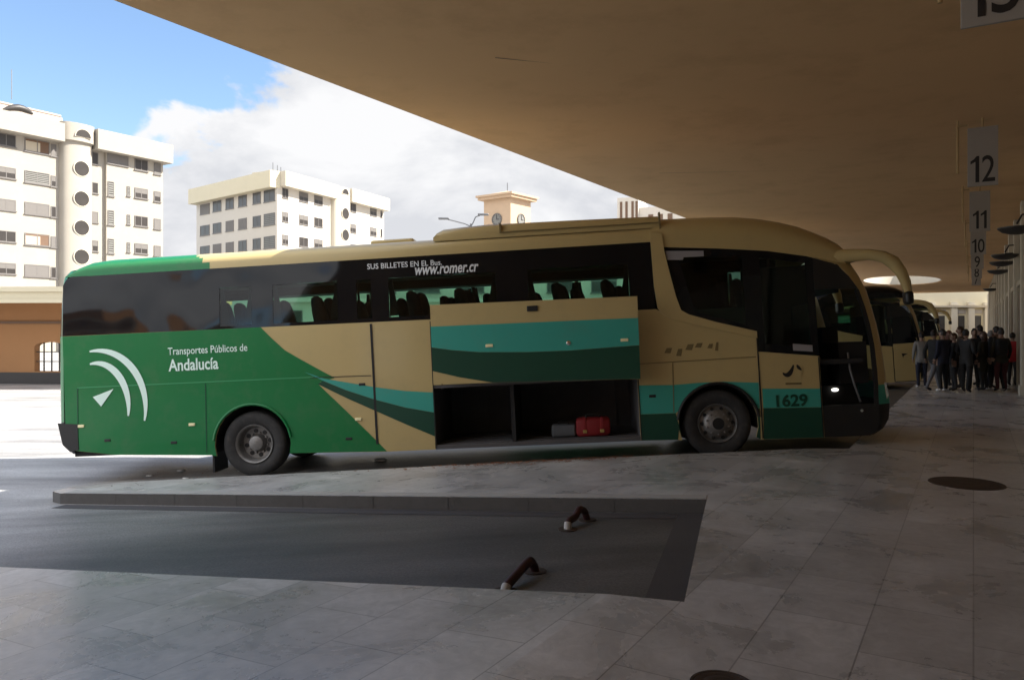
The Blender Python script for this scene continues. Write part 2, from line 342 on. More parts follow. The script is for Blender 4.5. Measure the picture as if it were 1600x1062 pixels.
def make_coach(main=True):
    root = empty('coach')
    UPR = U_PROF if main else [(z if z < 2.1 else 2.09+(z-2.09)*1.33, u) for z, u in U_PROF]
    APR = A_PROF if main else [(z if z < 2.1 else 2.09+(z-2.09)*1.33, u) for z, u in A_PROF]
    # ---- lower side walls with wheel arches and (main) the open luggage bay
    top = [(-3.0, 2.32), (6.25, 2.235), (6.47, 2.09), (6.84, 1.98), (7.68, 1.745), (7.70, 1.53), (8.57, 1.42), (8.57, .23)]
    fr = arch(7.06, .58, .28); rr = arch(.0, .60, .34)
    bottom_r = [(7.66, .24)] + fr[::-1] + [(6.46, .29)]
    if main: mid = [(5.915, .30), (5.915, 1.25), (2.845, 1.27), (2.835, .30)]
    else: mid = []
    bottom_l = [(2.0, .30)] + rr[::-1] + [(-.66, .36), (-2.2, .43), (-2.93, .53), (-3.0, .6)]
    poly = top + bottom_r + mid + bottom_l
    nw = MB(); F0 = near_f(0)
    nw.panel(poly, F0, 0, .03)
    ov = near_f(-.003); ov2 = near_f(-.006)
    rear_green = [(-3.0, 2.315), (.20, 2.29), (.38, 2.10), (.57, 1.915), (.80, 1.77), (1.05, 1.62), (1.33, 1.455), (1.1, 1.40), (1.08, 1.36), (1.5, .93), (1.88, .53), (2.09, .305)]
    nw.panel(rear_green + rr[::-1] + [(-.66, .362), (-2.2, .432), (-2.93, .532), (-3.0, .602)], ov, 1)
    # sweeping stripes ahead of the green tail
    nw.panel([(.86, 1.57), (1.17, 1.45), (1.5, 1.38), (1.94, 1.285), (2.4, 1.205), (2.838, 1.16), (2.835, .86), (2.4, .955), (1.93, 1.10), (1.5, 1.26), (1.15, 1.42)], ov2, 2)
    nw.panel([(1.15, 1.418), (1.5, 1.258), (1.93, 1.098), (2.4, .953), (2.835, .858), (2.833, .50), (2.4, .70), (1.92, .935), (1.5, 1.14), (1.06, 1.375)], ov2, 3)
    # front flank: teal band above dark green skirt
    fpanel = nw.panel if main else (lambda *a: None)
    fpanel([(5.918, 1.12), (6.42, 1.10), (6.79, 1.115), (7.17, 1.115), (7.675, 1.075), (7.672, .70), (7.62, .69)] + [p for p in fr[::-1] if p[1] > .69] + [(6.45, .685), (5.918, .69)], ov, 2)
    fpanel([(7.72, .985), (8.565, .945), (8.565, .675), (7.72, .70)], ov, 2)
    fpanel([(5.918, .688), (6.45, .683)] + [p for p in fr if p[1] < .68 and p[0] < 7.06] + [(6.46, .292), (5.918, .302)], ov, 3)
    fpanel([(7.672, .698), (7.655, .245)] + [p for p in fr[::-1] if p[1] < .69 and p[0] > 7.06] + [(7.63, .69)], ov, 3)
    fpanel([(7.72, .698), (8.565, .673), (8.565, .233), (7.70, .243)], ov, 3)
    # panel joints and creases
    def line(pts, w, m, o=-.009):
        for (a, b) in zip(pts, pts[1:]):
            a, b = Vector(a), Vector(b); d = (b-a).normalized(); q = Vector((-d.y, d.x))*w/2
            nw.panel([tuple(a+q), tuple(a-q), tuple(b-q), tuple(b+q)], near_f(o), m)
    line([(1.93, 2.25), (1.945, .42)], .035, 4); line([(.95, 1.475), (1.9, 1.462)], .012, 4)
    line([(-2.78, 1.50), (1.0, 1.483)], .014, 5); line([(-2.78, 1.495), (-2.80, .60)], .012, 3); line([(-.71, 1.47), (-.73, .40)], .012, 3)
    line([(2.845, 2.24), (2.842, .32)], .014, 4); line([(5.925, 2.23), (5.925, .31)], .014, 4)
    line([(5.93, 1.435), (7.66, 1.455)], .012, 6); line([(6.445, 1.43), (6.42, .70)], .012, 6); line([(7.69, 1.73), (7.69, .26)], .02, 4); line([(8.555, 1.41), (8.555, .25)], .018, 4)
    nw.build('side_wall', ['cream', 'green', 'teal', 'dgreen', 'black', 'ridge', 'ghost'], root, fix=False)
    fw = MB(); far_poly = [(-3.0, 2.30), (9.2, 2.25), (9.36, .24), (7.66, .24)] + fr[::-1] + [(6.46, .29), (2.0, .30)] + rr[::-1] + [(-.66, .36), (-2.93, .53), (-3.0, .6)]
    fw.panel(far_poly, far_f(0), 0, .03)
    fw.panel(rear_green + rr[::-1] + [(-.66, .362), (-2.93, .532), (-3.0, .602)], far_f(-.003), 1)
    fw.build('side_wall', ['cream', 'green'], root, fix=False)
    # wheel-arch wells and lips
    for cu, rad, m in ((0., .60, 'green'), (7.06, .58, 'black')):
        lip = MB(); z0 = .36
        lip.tube([(cu+(rad+.015)*math.cos(t), -.012, .5+(rad+.015)*math.sin(t)) for t in [R(172-164*k/20) for k in range(21)]], .022, 8)
        lip.build('arch_lip', m, root)
        for v0, v1 in ((.02, .62), (W-.62, W-.02)):
            well = MB()
            well.grid(lambda i, j: (cu+(rad+.01)*math.cos(R(190-200*i/16)), (v0, v1)[j], .5+(rad+.01)*math.sin(R(190-200*i/16))), 17, 2, 0)
            vi = v1 if v0 < 1 else v0
            well.panel([(cu+(rad+.01)*math.cos(R(190-200*i/16)), .5+(rad+.01)*math.sin(R(190-200*i/16))) for i in range(17)], lambda a, b, t: (a, vi, b), 0)
            well.build('wheel_well', 'dark', root, fix=False)
    # ---- underbody, passenger floor and inner linings
    ub = MB()
    for a, b in ((-2.0, -.66), (.66, 2.83), (5.93, 6.45), (7.70, 9.2)): ub.box(max(a, -1.2), b, .04, W-.04, .40, .45)
    ub.box(-2.9, 9.2, .04, W-.04, 1.29, 1.36)
    ub.box(-.66, .66, .63, W-.63, .45, .6); ub.box(6.45, 7.70, .63, W-.63, .45, .6)
    ub.box(-2.9, -.75, .06, W-.06, .42, 1.28) if main else None
    ub.build('chassis', 'dark', root)
    # ---- luggage bay
    lb = MB()
    lb.box(2.82, 5.94, .005, W-.05, .30, .36); lb.box(2.80, 2.848, .035, 1.75, .36, 1.28); lb.box(5.912, 5.96, .035, 1.75, .36, 1.28)
    lb.box(2.84, 5.92, 1.70, 1.75, .36, 1.28, 1); lb.box(4.0, 4.06, .06, 1.68, .361, 1.275, 2); lb.box(2.84, 5.92, .01, .05, 1.22, 1.285)
    for q in range(7): lb.box(3.02+q*.44, 3.05+q*.44, 1.66, 1.699, .37, 1.27, 1)
    for q in range(5): lb.box(2.86, 5.9, .18+q*.3, .2+q*.3, .3601, .368, 1)
    lb.box(2.9, 5.88, .9, .95, 1.2, 1.28, 1)
    lb.build('luggage_bay', ['bayin', 'bayin', 'dark'], root)
    # ---- upper glazing surround
    P = [(-.45, .06), (.40, 1.42), (1.72, 1.95), (2.22, 3.87), (4.36, 5.87)]
    for side, fnf, nm in ((0, near_f, 'glass_n'), (1, far_f, 'glass_f')):
        sr = MB()
        z0, zA, zB, z1 = 2.262, 2.335, 2.935, 3.255
        fn = fnf(0.)
        panes = P if side == 0 else [(-1.75, -.95), (-.65, 1.3), (1.36, 3.2), (3.26, 5.1), (5.16, 6.2), (7.85, 8.4)]
        end = 6.235 if side == 0 else 8.7
        belt = lambda u: 2.318 + (u+3.0)*(2.238-2.318)/9.25
        # rounded tail corner of the glass
        sr.panel([(-2.86, z1), (panes[0][0], z1), (panes[0][0], belt(panes[0][0])), (-3.0, belt(-3.0)), (-3.0, 3.12), (-2.95, 3.21)], fn, 0, .02)
        edges = [panes[0][0]] + [x for p in panes for x in p][1:] + [end]
        for i in range(len(panes)):
            a, b = panes[i]; c = panes[i+1][0] if i+1 < len(panes) else end
            sr.panel([(a, z1-.0), (b, z1), (b, zB), (a, zB)], fn, 0, .02)
            sr.panel([(a, zA), (b, zA), (b, belt(b)), (a, belt(a))], fn, 0, .02)
            sr.panel([(b, z1), (c, z1), (c, belt(c)), (b, belt(b))], fn, 0, .02)
        sr.build('window_surround', 'gloss', root, fix=False)
        for a, b in panes:
            w = MB(); w.panel([(a, zA), (b, zA), (b, zB), (a, zB)], fnf(.008), 0)
            w.build('window', nm, root, fix=False)
        if main:
            for a, b in panes:
                for s in (-1, 1):
                    cu = MB()
                    x = a if s < 0 else b
                    prof = [(0, zB-.02), (.05, zB-.02), (.06, 2.8), (.11, 2.55), (.13, 2.36), (0, 2.36)]
                    if b-a < .4: prof = [(p[0]*.35, p[1]) for p in prof]
                    cu.panel([(x - s*p[0], p[1]) for p in prof], fnf(.045), 0, .03)
                    cu.build('curtain', 'seat', root, fix=False)
    # ---- front flank glazing (driver side window behind the B pillar)
    q = MB(); fn = near_f(.004)
    outer = [(6.41, 3.16), (7.28, 3.09), (7.93, 3.02), (8.57, 2.89), (8.57, 1.425), (7.702, 1.535), (7.685, 1.75), (6.62, 2.12)]
    h1 = [(6.62, 3.0), (7.55, 2.95), (7.55, 1.93), (6.82, 2.16)]
    h2 = [(7.8, 2.92), (8.46, 2.8), (8.46, 1.55), (7.8, 1.64)]
    q.panel(outer, fn, 0, .02, [h1, h2])
    q.build('window_surround', 'gloss', root, fix=False)
    for h in (h1, h2):
        w = MB(); w.panel(h, near_f(.012), 0); w.build('window', 'glass_n', root, fix=False)
    st = MB(); st.panel([(6.44, 3.10), (7.0, 3.07), (7.0, 2.985), (6.7, 2.99), (6.69, 2.95), (6.46, 2.965)], near_f(-.002), 0)
    if main: st.build('sticker', 'sticker', root, fix=False)
    st = MB(); st.panel([(8.2, 1.62), (8.48, 1.585), (8.48, 1.49), (8.2, 1.52)], near_f(-.002), 0)
    if main: st.build('sticker', 'sticker', root, fix=False)
    # ---- curved B pillar and its sweep
    bpm = MB()
    bpm.panel([(6.225, 3.40), (6.40, 3.36), (6.42, 3.1), (6.47, 2.8), (6.55, 2.4), (6.61, 2.2), (6.72, 2.13), (7.1, 2.0), (7.69, 1.83), (7.69, 1.73), (6.84, 1.965), (6.47, 2.07), (6.34, 2.15), (6.27, 2.25), (6.235, 2.6)], near_f(-.03), 0, .05)
    bpm.build('window_pillar', 'cream', root, .012, fix=False)
    # ---- doorway: header glass, thick black frame, steps
    dr = MB()
    Ui = [p for p in UPR if p[0] <= 2.4]
    dr.panel([(8.57, 2.89), (8.92, 2.74), (9.07, 2.57), (9.19, 2.38), (8.57, 2.40)], near_f(.004), 0, .03)
    inner = [(u-.07, z) for z, u in Ui]
    dr.panel([(8.575, .69), (9.30, .69)] + [(u-.06, z) for z, u in Ui[3:]] + [(9.19, 2.38)] + [(u, z) for z, u in Ui[:0:-1]] + [(9.33, .32), (9.22, .235), (8.575, .235)], near_f(.004), 0, .03)
    dr.build('door_frame', 'black', root, fix=False)
    if main:
        s1 = MB(); s1.box(8.58, 9.25, .04, .45, .60, .67); s1.box(8.58, 9.25, .45, .47, .67, .95); s1.box(8.58, 9.25, .47, .85, .93, .96); s1.box(8.58, 9.25, .85, .87, .96, 1.3)
        s1.box(8.50, 8.56, .04, 1.0, .6, 2.2); s1.build('entry_steps', 'dark', root)
        hr = MB(); hr.tube([(9.02, .12, 1.45), (9.03, .10, 1.2), (9.08, .09, .95), (9.15, .1, .72)], .016, 8, 0); hr.build('grab_rail', 'steel', root)
        l1 = MB(); l1.lathe([(0, .001), (0, .055), (.02, .05)], 16, 0, Matrix.Translation((8.90, .41, .89)) @ Matrix.Diagonal((1, 1, .5, 1)))
        l1.build('step_light', 'lampw', root)
        l2 = MB(); l2.lathe([(0, .001), (0, .022), (.02, .02)], 12, 0, Matrix.Translation((9.12, -.012, .60))); l2.build('marker_lamp', 'chrome', root)
    else:
        d = MB(); d.panel([(8.58, .26), (9.32, .26)] + [(u-.07, z) for z, u in Ui[3:7]] + [(8.58, 1.5)], near_f(-.01), 0, .03)
        d.panel([(8.58, 1.51), (9.28, 1.51), (9.1, 2.38), (8.58, 2.38)], near_f(-.01), 1, .03)
        d.panel([(8.80, 1.18), (8.98, 1.16), (8.86, 1.10), (8.84, 1.02)], near_f(-.014), 2)
        d.build('door', ['cream', 'gloss', 'ink'], root, fix=False)
    # ---- dashboard, plus dark panels added to black out the view through the cab
    cab = MB(); cab.box(8.95, 9.36, .30, W-.15, .98, 1.60); cab.box(9.05, 9.3, 1.3, W-.15, 1.6, 1.85); cab.box(7.74, 8.78, 1.0, 1.03, 1.36, 2.85); cab.box(9.0, 9.06, .45, 2.3, 2.36, 2.84); cab.box(8.3, 8.36, 1.3, W-.1, 1.36, 2.0); cab.box(8.65, 9.2, .1, 2.4, 2.78, 2.84)
    cab.build('dashboard_blackout', 'dark', root)
    # ---- tail
    plan = [(0, 0.), (.03, -.06), (.10, -.12), (.28, -.17), (.7, -.21), (W/2, -.23), (W-.7, -.21), (W-.28, -.17), (W-.10, -.12), (W-.03, -.06), (W, 0)]
    zt = [(.47, .16), (.55, .06), (.7, .01), (.97, -.02), (1.5, -.01), (2.315, .01), (3.12, .05), (3.26, .08), (3.36, .14), (3.40, .30)]
    tl = MB()
    def tf(i, j):
        z, dz = zt[i]; v, du = plan[j]
        k = vl(z); vv = k + v*(W-2*k)/W
        if z > 3.3: vv = W/2 + (vv-W/2)*(1-(z-3.3)*.9)
        return (-3.0 + du*(1 if z < 3.4 else .6) + dz, vv, z)
    tl.grid(tf, len(zt), len(plan), lambda i, j: 1 if i < 3 else (0 if i < 5 else (2 if i < 6 else 0)))
    tl.build('tail', ['green', 'black', 'gloss'], root, fix=False)
    cb = MB(); cb.panel([(-3.12, .96), (-2.80, .93), (-2.79, .53), (-2.93, .505), (-3.05, .62)], near_f(-.012), 0, .03); cb.build('bumper', 'black', root, fix=False)
    # ---- nose: pillar strip, windscreen, bumper
    ns = MB()
    fp = [0, .07, .16, .5, .9, W/2, W-.9, W-.5, W-.16, W-.07, W]
    fu = [None, 0, .05, .13, .17, .19, .17, .13, .05, 0, None]
    def nf(i, j):
        z, a = APR[i]; k = vl(z); v = k + fp[j]*(W-2*k)/W
        u = UPR[i][1] if fu[j] is None else a + fu[j]
        return (u, v, z)
    def nm(i, j):
        z = APR[i][0]
        if z >= 1.15 and 2 <= j <= 7 and z < 2.75: return 3
        if z < .6: return 2
        if z < .9: return 1 if main else 0
        return 0
    ns.grid(nf, len(APR), len(fp), nm)
    ns.build('front_panel', ['cream', 'teal', 'black', 'glass_w'], root, fix=False)
    hl = MB(); hl.panel([(9.40, .97), (9.50, .99), (9.535, .8), (9.47, .70)], lambda a, b, t: (a+.012, .06+t, b), 0, .04); hl.build('headlight', 'chrome', root, fix=False)
    # ---- roof
    bulge = main
    us = [-2.96, -2.93, -2.87, -2.78, -2.6, -2.3, -1.26, -1.0, -.93, -.86, -.79, -.72, -.6, .5, 2, 4, 6.0, 6.22, 6.36, 6.42, 6.8, 7.2, 7.6, 7.93, 8.2, 8.45, 8.65, 8.82, 8.95, 9.03]
    def prof(u):
        if u < 6.3: zb, z1 = 3.25, 3.535
        else:
            def ip(tb):
                for (a, x), (b, y) in zip(tb, tb[1:]):
                    if a <= u <= b: return x + (y-x)*(u-a)/(b-a)
                return tb[-1][1]
            zb = ip([(6.3, 3.17), (7.28, 3.085), (7.93, 3.01), (8.57, 2.88), (8.92, 2.78), (9.1, 2.75)])
            if bulge: z1 = ip([(6.3, 3.60), (6.42, 3.65), (7.06, 3.645), (7.6, 3.615), (7.93, 3.565), (8.2, 3.495), (8.45, 3.405), (8.65, 3.30), (8.82, 3.20), (8.95, 3.10), (9.03, 3.0)])
            else:
                z1 = ip([(6.3, 3.535), (8.2, 3.53), (8.65, 3.48), (8.9, 3.38), (9.03, 3.22)]); zb = ip([(6.3, 3.12), (8.4, 3.06), (8.8, 3.04), (9.03, 3.02)])
        if u < -2.3: z1 -= .27*((-2.3-u)/.66)**3
        return zb, z1
    rf = MB(); nt_ = 25
    def rff(i, j):
        u = us[i]; zb, z1 = prof(u); th = math.pi*j/(nt_-1)
        vb = vl(zb); cx, sx = math.cos(th), math.sin(th)
        e = 2/3.6
        v = W/2 - (W/2-vb)*math.copysign(abs(cx)**e, cx); z = zb + (z1+.03-zb)*(abs(sx)**e)
        un = u + (max(0, u-8)/1.05)*.22*(1-((v-W/2)/(W/2))**2)
        return (un, v, z)
    def rm(i, j):
        jj = min(j, nt_-2-j)
        if us[i] < -.70 - .30*min(1, jj/7): return 1
        if not main and us[i] > 6 and jj < 8: return 2
        return 0
    rf.grid(rff, len(us), nt_, rm)
    rf.build('roof', ['cream', 'green', 'gloss'], root, fix=False)
    cl = MB(); cl.box(-2.6, 8.6, .30, W-.30, 3.12, 3.16); cl.box(-.6, 6.3, .12, .55, 2.93, 3.1); cl.box(-.6, 6.3, W-.55, W-.12, 2.93, 3.1)
    cl.box(-2.7, -1.85, .1, W-.1, 1.36, 2.95) if main else None; cl.box(-2.9, 9.0, W-.075, W-.045, 1.36, 2.26); cl.box(-2.9, 7.6, .045, .075, 1.36, 2.2)
    cl.build('ceiling_lining', 'dark', root)
    if main:
        ac = MB(); ul = [(2.93, 3.53, 0), (2.97, 3.62, .1), (3.08, 3.675, .2), (3.4, 3.70, .3), (3.76, 3.715, .3), (5.0, 3.70, .3), (6.385, 3.675, .3)]
        def acf(i, j):
            u, z, _ = ul[i]; x = [.13, .135, .17, .24, .45, W/2, W-.45, W-.24, W-.17, W-.135, W-.13][j]
            zz = [3.47, 3.56, .68, .9, 1., 1.02, 1., .9, .68, 3.56, 3.47][j]
            if zz < 2: zz = 3.50 + (z-3.50)*zz
            return (u, x, min(zz, z))
        ac.grid(acf, len(ul), 11, 0)
        ac.build('air_conditioner', 'cream', root, fix=False)
        sm_ = MB(); sm_.box(3.96, 3.985, .118, .2, 3.535, 3.69); sm_.box(3.98, 6.38, .112, .2, 3.537, 3.553); sm_.box(6.375, 6.40, .10, .2, 3.40, 3.70)
        sm_.build('roof_seam', 'ghost', root)
        hb = MB(); hb.box(1.85, 2.55, .5, 1.4, 3.5, 3.605); hb.build('roof_hatch', 'cream', root, .03)
    # ---- mirrors
    for s in (0, 1):
        mm = MB(); vv = (lambda v: v) if s == 0 else (lambda v: W-v)
        mm.tube([(8.9, vv(.12), 2.87), (9.15, vv(.04), 2.87), (9.36, vv(-.04), 2.86), (9.53, vv(-.09), 2.81), (9.66, vv(-.11), 2.72), (9.75, vv(-.12), 2.58), (9.81, vv(-.12), 2.42), (9.84, vv(-.12), 2.26)], [.11, .095, .08, .085, .10, .085, .075, .05], 12, 0, .8)
        mo = mm.build('mirror', 'cream', root)
        mh = MB(); mh.box(9.77, 9.89, vv(-.12)-.08, vv(-.12)+.08, 2.10, 2.29); mh.build('mirror_glass', 'black', mo, .04)
    # ---- wheels
    def wheel(cu, cv, front, sgn):
        wr = empty('wheel', (cu, cv, .5)); wr.parent = root
        if sgn < 0: wr.rotation_euler = (0, 0, math.pi)
        t = MB(); t.lathe([(.02, .29), (-.005, .33), (-.02, .40), (-.015, .45), (.0, .48), (.03, .497), (.08, .5), (.22, .5), (.27, .497), (.30, .47), (.30, .3)], 48)
        for k in range(3): t.lathe([(.10+.05*k, .502), (.108+.05*k, .492), (.116+.05*k, .502)], 48)
        t.build('tyre', 'rubber', wr)
        r_ = MB()
        if front:
            r_.lathe([(.03, .293), (.0, .285), (.02, .265), (.06, .25), (.05, .22), (.0, .19), (-.02, .15), (-.03, .12), (-.05, .115), (-.06, .09), (-.062, .001)], 40)
            for k in range(10):
                a = R(36*k); r_.lathe([(-.012, .001), (-.012, .026), (.02, .028)], 10, 1, Matrix.Translation((.222*math.cos(a), .03, .222*math.sin(a))))
                a += R(18); r_.lathe([(-.035, .001), (-.03, .014), (.0, .016)], 6, 0, Matrix.Translation((.165*math.cos(a), -.005, .165*math.sin(a))))
            r_.lathe([(-.066, .001), (-.066, .085), (-.05, .09)], 24, 1)
        else:
            r_.lathe([(.0, .30), (-.012, .295), (.0, .275), (.03, .262), (.10, .255), (.16, .24), (.17, .14), (.12, .12), (.06, .11), (.05, .09), (.045, .001)], 40)
            for k in range(8):
                a = R(45*k+10); r_.lathe([(.155, .001), (.155, .034), (.168, .036)], 10, 1, Matrix.Translation((.19*math.cos(a), .0, .19*math.sin(a))))
                a += R(22); r_.lathe([(.135, .001), (.14, .016), (.165, .018)], 6, 0, Matrix.Translation((.155*math.cos(a), .0, .155*math.sin(a))))
        r_.build('rim', ['rim', 'black'], wr)
    for cu, fr_ in ((0, False), (7.06, True)):
        wheel(cu, .06, fr_, 1); wheel(cu, W-.06, fr_, -1)
    for v0, v1 in ((.03, .5), (W-.5, W-.03)):
        mf = MB(); mf.box(-.66, -.63, v0, v1, .09, .62); mf.build('mud_flap', 'black', root)
    if not main: return root
    # ---- raised luggage hatch, still parallel to the flank
    hp = MB(); hf = near_f(-.32)
    def hz(u, z): return z
    H0 = [(2.905, 1.30), (5.93, 1.225), (5.95, 2.425), (2.91, 2.465)]
    hv = lambda o: (lambda u, z, t: (u, -.32+o+t, z))
    hp.panel(H0, hv(0), 0, .035)
    hp.panel([(2.906, 2.145), (5.945, 2.11), (5.94, 1.715), (4.9, 1.69), (4.3, 1.70), (3.6, 1.735), (3.2, 1.785), (2.906, 1.84)], hv(-.003), 1)
    hp.panel([(2.906, 1.838), (3.2, 1.783), (3.6, 1.733), (4.3, 1.698), (4.9, 1.688), (5.94, 1.713), (5.93, 1.228), (3.78, 1.28), (3.3, 1.38), (2.906, 1.49)], hv(-.003), 2)
    ho = hp.build('luggage_hatch', ['cream', 'teal', 'dgreen'], root, fix=False)
    lt = MB(); lt.box(4.34, 4.50, -.34, -.318, 2.29, 2.37); lt.build('latch', 'black', ho, .008)
    kb = MB(); kb.lathe([(0, .035), (-.015, .032), (-.022, .015), (-.024, .001)], 16, 0, Matrix.Translation((4.92, -.32, 1.80))); kb.build('glint_disc', 'chrome', ho)  # chrome disc added where the hatch glints, to catch light
    for u in (2.98, 5.84):
        arm = MB(); arm.tube([(u, .06, 1.20), (u, -.12, 1.55), (u, -.28, 1.9)], .02, 8); arm.build('hinge_arm', 'black', ho)
    for u, z in ((3.76, 1.82), (5.73, 1.80)):
        k = MB(); k.box(u-.055, u+.055, -.335, -.318, z-.022, z+.022); k.build('marker_lamp', 'marker', ho, .006)
    for u, z in ((-2.74, .90), (-.95, .845), (1.67, .81)):
        k = MB(); k.box(u-.05, u+.05, -.018, .0, z-.022, z+.022); k.build('marker_lamp', 'marker', root, .006)
    for u, z in ((-2.32, .66), (-1.25, .58), (1.51, .52), (1.75, 1.335), (6.12, .95)):
        k = MB(); k.box(u-.05, u+.05, -.013, .0, z-.02, z+.02); k.build('latch', 'black', root, .006)
    # ---- lettering and emblems
    def T(u, z, v): return Matrix(((1, 0, 0, u), (0, 0, -1, v), (0, 1, 0, z), (0, 0, 0, 1)))
    def Ts(u, z, v, sl): return T(u, z, v) @ Matrix.Rotation(sl, 4, 'Z')
    text('lettering', 'Transportes Públicos de', 1.27, .15, 'pale', root, T(-1.29, 1.90, -.01), .008)
    text('lettering', 'Andalucía', .80, .19, 'pale', root, T(-1.29, 1.68, -.01), .02)
    text('lettering', 'SUS BILLETES EN EL Bus.', 1.16, .085, 'white', root, T(1.90, 3.09, vl(3.13)-.004), .01)
    text('lettering', 'www.romer.cr', .98, .12, 'white', root, T(2.64, 2.955, vl(3.0)-.004), .02, .25)
    text('fleet_number', '1629', .45, .185, 'dgreen', root, T(7.91, .70, -.012), .03)
    gh = MB()
    for k, (u, w_, h_, dz) in enumerate(((6.35, .1, .07, .02), (6.52, .08, .1, -.03), (6.66, .11, .08, .05), (6.8, .1, .06, .08), (6.98, .07, .06, .06), (7.09, .04, .12, .02))):
        gh.panel([(u-.02, 1.56+dz), (u+w_*.7, 1.55+dz), (u+w_, 1.56+dz+h_), (u+w_*.2, 1.56+dz+h_)], near_f(-.004), 0)
    gh.build('lettering', 'ghost', root, fix=False)
    eb = MB()
    def cres(c, r0, r1, sh, a0, a1, m, o, n=26):
        pts = [(c[0]+r0*math.cos(R(a0+(a1-a0)*k/n)), c[1]+r0*math.sin(R(a0+(a1-a0)*k/n))) for k in range(n+1)]
        pts2 = [(c[0]+sh[0]+r1*math.cos(R(a0+(a1-a0)*k/n)), c[1]+sh[1]+r1*math.sin(R(a0+(a1-a0)*k/n))) for k in range(n+1)]
        q_ = pts + pts2[::-1]
        for k in range(n): eb.panel([pts[k], pts[k+1], pts2[k+1], pts2[k]], near_f(o), m)
    def swoosh(path, ws, m, o):
        n = len(path); L, Rr = [], []
        for i, p in enumerate(path):
            a = Vector(path[max(i-1, 0)]); b = Vector(path[min(i+1, n-1)]); d = (b-a).normalized(); q_ = Vector((-d.y, d.x))*ws[i]/2
            L.append(tuple(Vector(p)+q_)); Rr.append(tuple(Vector(p)-q_))
        for i in range(n-1): eb.panel([L[i], L[i+1], Rr[i+1], Rr[i]], near_f(o), m)
    def bez(p0, p1, p2, n=16): return [tuple(Vector(p0)*(1-t)**2 + Vector(p1)*2*t*(1-t) + Vector(p2)*t*t) for t in [k/n for k in range(n+1)]]
    def arcp(c, rx, rz, a0, a1, n=20): return [(c[0]+rx*math.cos(R(a0+(a1-a0)*k/n)), c[1]+rz*math.sin(R(a0+(a1-a0)*k/n))) for k in range(n+1)]
    lens = lambda n, w: [w*math.sin(math.pi*(k/(n-1)*.92+.04))**.8+.006 for k in range(n)]
    swoosh(arcp((-2.45, 1.17), .77, .895, 98, -15, 22), lens(23, .105), 0, -.012)
    eb.build('emblem', 'pale', root, fix=False); eb = MB()
    swoosh(arcp((-2.47, 1.17), .515, .70, 100, -12, 22), lens(23, .105), 0, -.012)
    eb.build('emblem', 'pale', root, fix=False); eb = MB()
    eb.panel([(-2.53, 1.345), (-2.19, 1.455), (-2.40, 1.19)], near_f(-.012), 0)
    eb.build('emblem', 'pale', root, fix=False)
    eb = MB()
    eb.panel(arcp((8.17, 1.24), .15, .14, 0, 360, 26)[:-1], near_f(-.006), 0)
    swoosh(bez((8.03, 1.20), (8.12, 1.10), (8.19, 1.31)), [.02+.05*math.sin(math.pi*k/16) for k in range(17)], 1, -.009)
    swoosh(bez((8.24, 1.31), (8.25, 1.27), (8.30, 1.23)), [.015+.03*math.sin(math.pi*k/16) for k in range(17)], 1, -.009)
    eb.panel([(8.06, 1.055), (8.29, 1.05), (8.29, 1.02), (8.06, 1.025)], near_f(-.006), 2)
    eb.build('emblem', ['cream', 'ink', 'ghost'], root, fix=False)
    # ---- passenger seats
    sm = MB()
    sm.box(-.05, .42, -.22, .22, .42, .54)
    def sb(i, j):
        z = [.45, .7, .92, 1.04, 1.14, 1.21, 1.24][i]; hw = [.22, .225, .2, .165, .15, .11, .04][i]; a = 2*math.pi*j/12
        x = -.02 - (z-.45)*.22; return (x+[.1, .1, .105, .105, .10, .08, .03][i]*math.cos(a), hw*(1 if abs(math.sin(a)) < .9 else 1)*math.sin(a), z)
    sm.grid(sb, 7, 13, 0)
    sm.box(.1, .2, -.05, .05, 0, .42)
    s0 = sm.build('seat', 'seat', root, fix=False); s0.location = (0, .36, 1.36); s0.scale = (1, 1, 1.12)
    first = True
    for r_i in range(9):
        for v in (.36, .82, 1.75, 2.2):
            u = -.35 + r_i*.76
            if v < 1 and abs(u-1.8) < .5: continue
            if first: o = s0; first = False
            else: o = dup(s0, root)
            o.location = (u + {.36: 0, .82: .06, 1.75: .3, 2.2: .36}[v], v, 1.36)
    ds = dup(s0, root); ds.location = (8.05, 1.9, 1.38)
    return root

O1 = Vector((-3.963, 11.8, zp(-3.963, 11.8)-KERB))
def place(root, o):
    root.matrix_world = Matrix(((FH.x, VH.x, UH.x, o.x), (FH.y, VH.y, UH.y, o.y), (FH.z, VH.z, UH.z, o.z), (0, 0, 0, 1)))
c1 = make_coach(True); place(c1, O1)
BUSM = c1.matrix_world.copy()
tag(c1, 'long green and cream coach in front with raised luggage hatch and open front door', 'coach')
c2 = make_coach(False); 
def pos2(front_x, front_y):
    o = Vector((front_x, front_y, 0)) - FH*9.4
    o.z = zp(o.x, o.y) - KERB; return o
place(c2, pos2(12.35, 23.0)); c2.scale = (1, 1, .9)
tag(c2, 'cream coach with flat roof parked just behind the nose of the green coach', 'coach', 'cream coaches waiting further along the platform')
c3 = dup(c2, None); place(c3, pos2(22.0, 39.2)); c3.scale = (1, 1, .93)
c3['label'] = 'farthest cream coach, beyond the crowd, mostly hidden by the second coach'

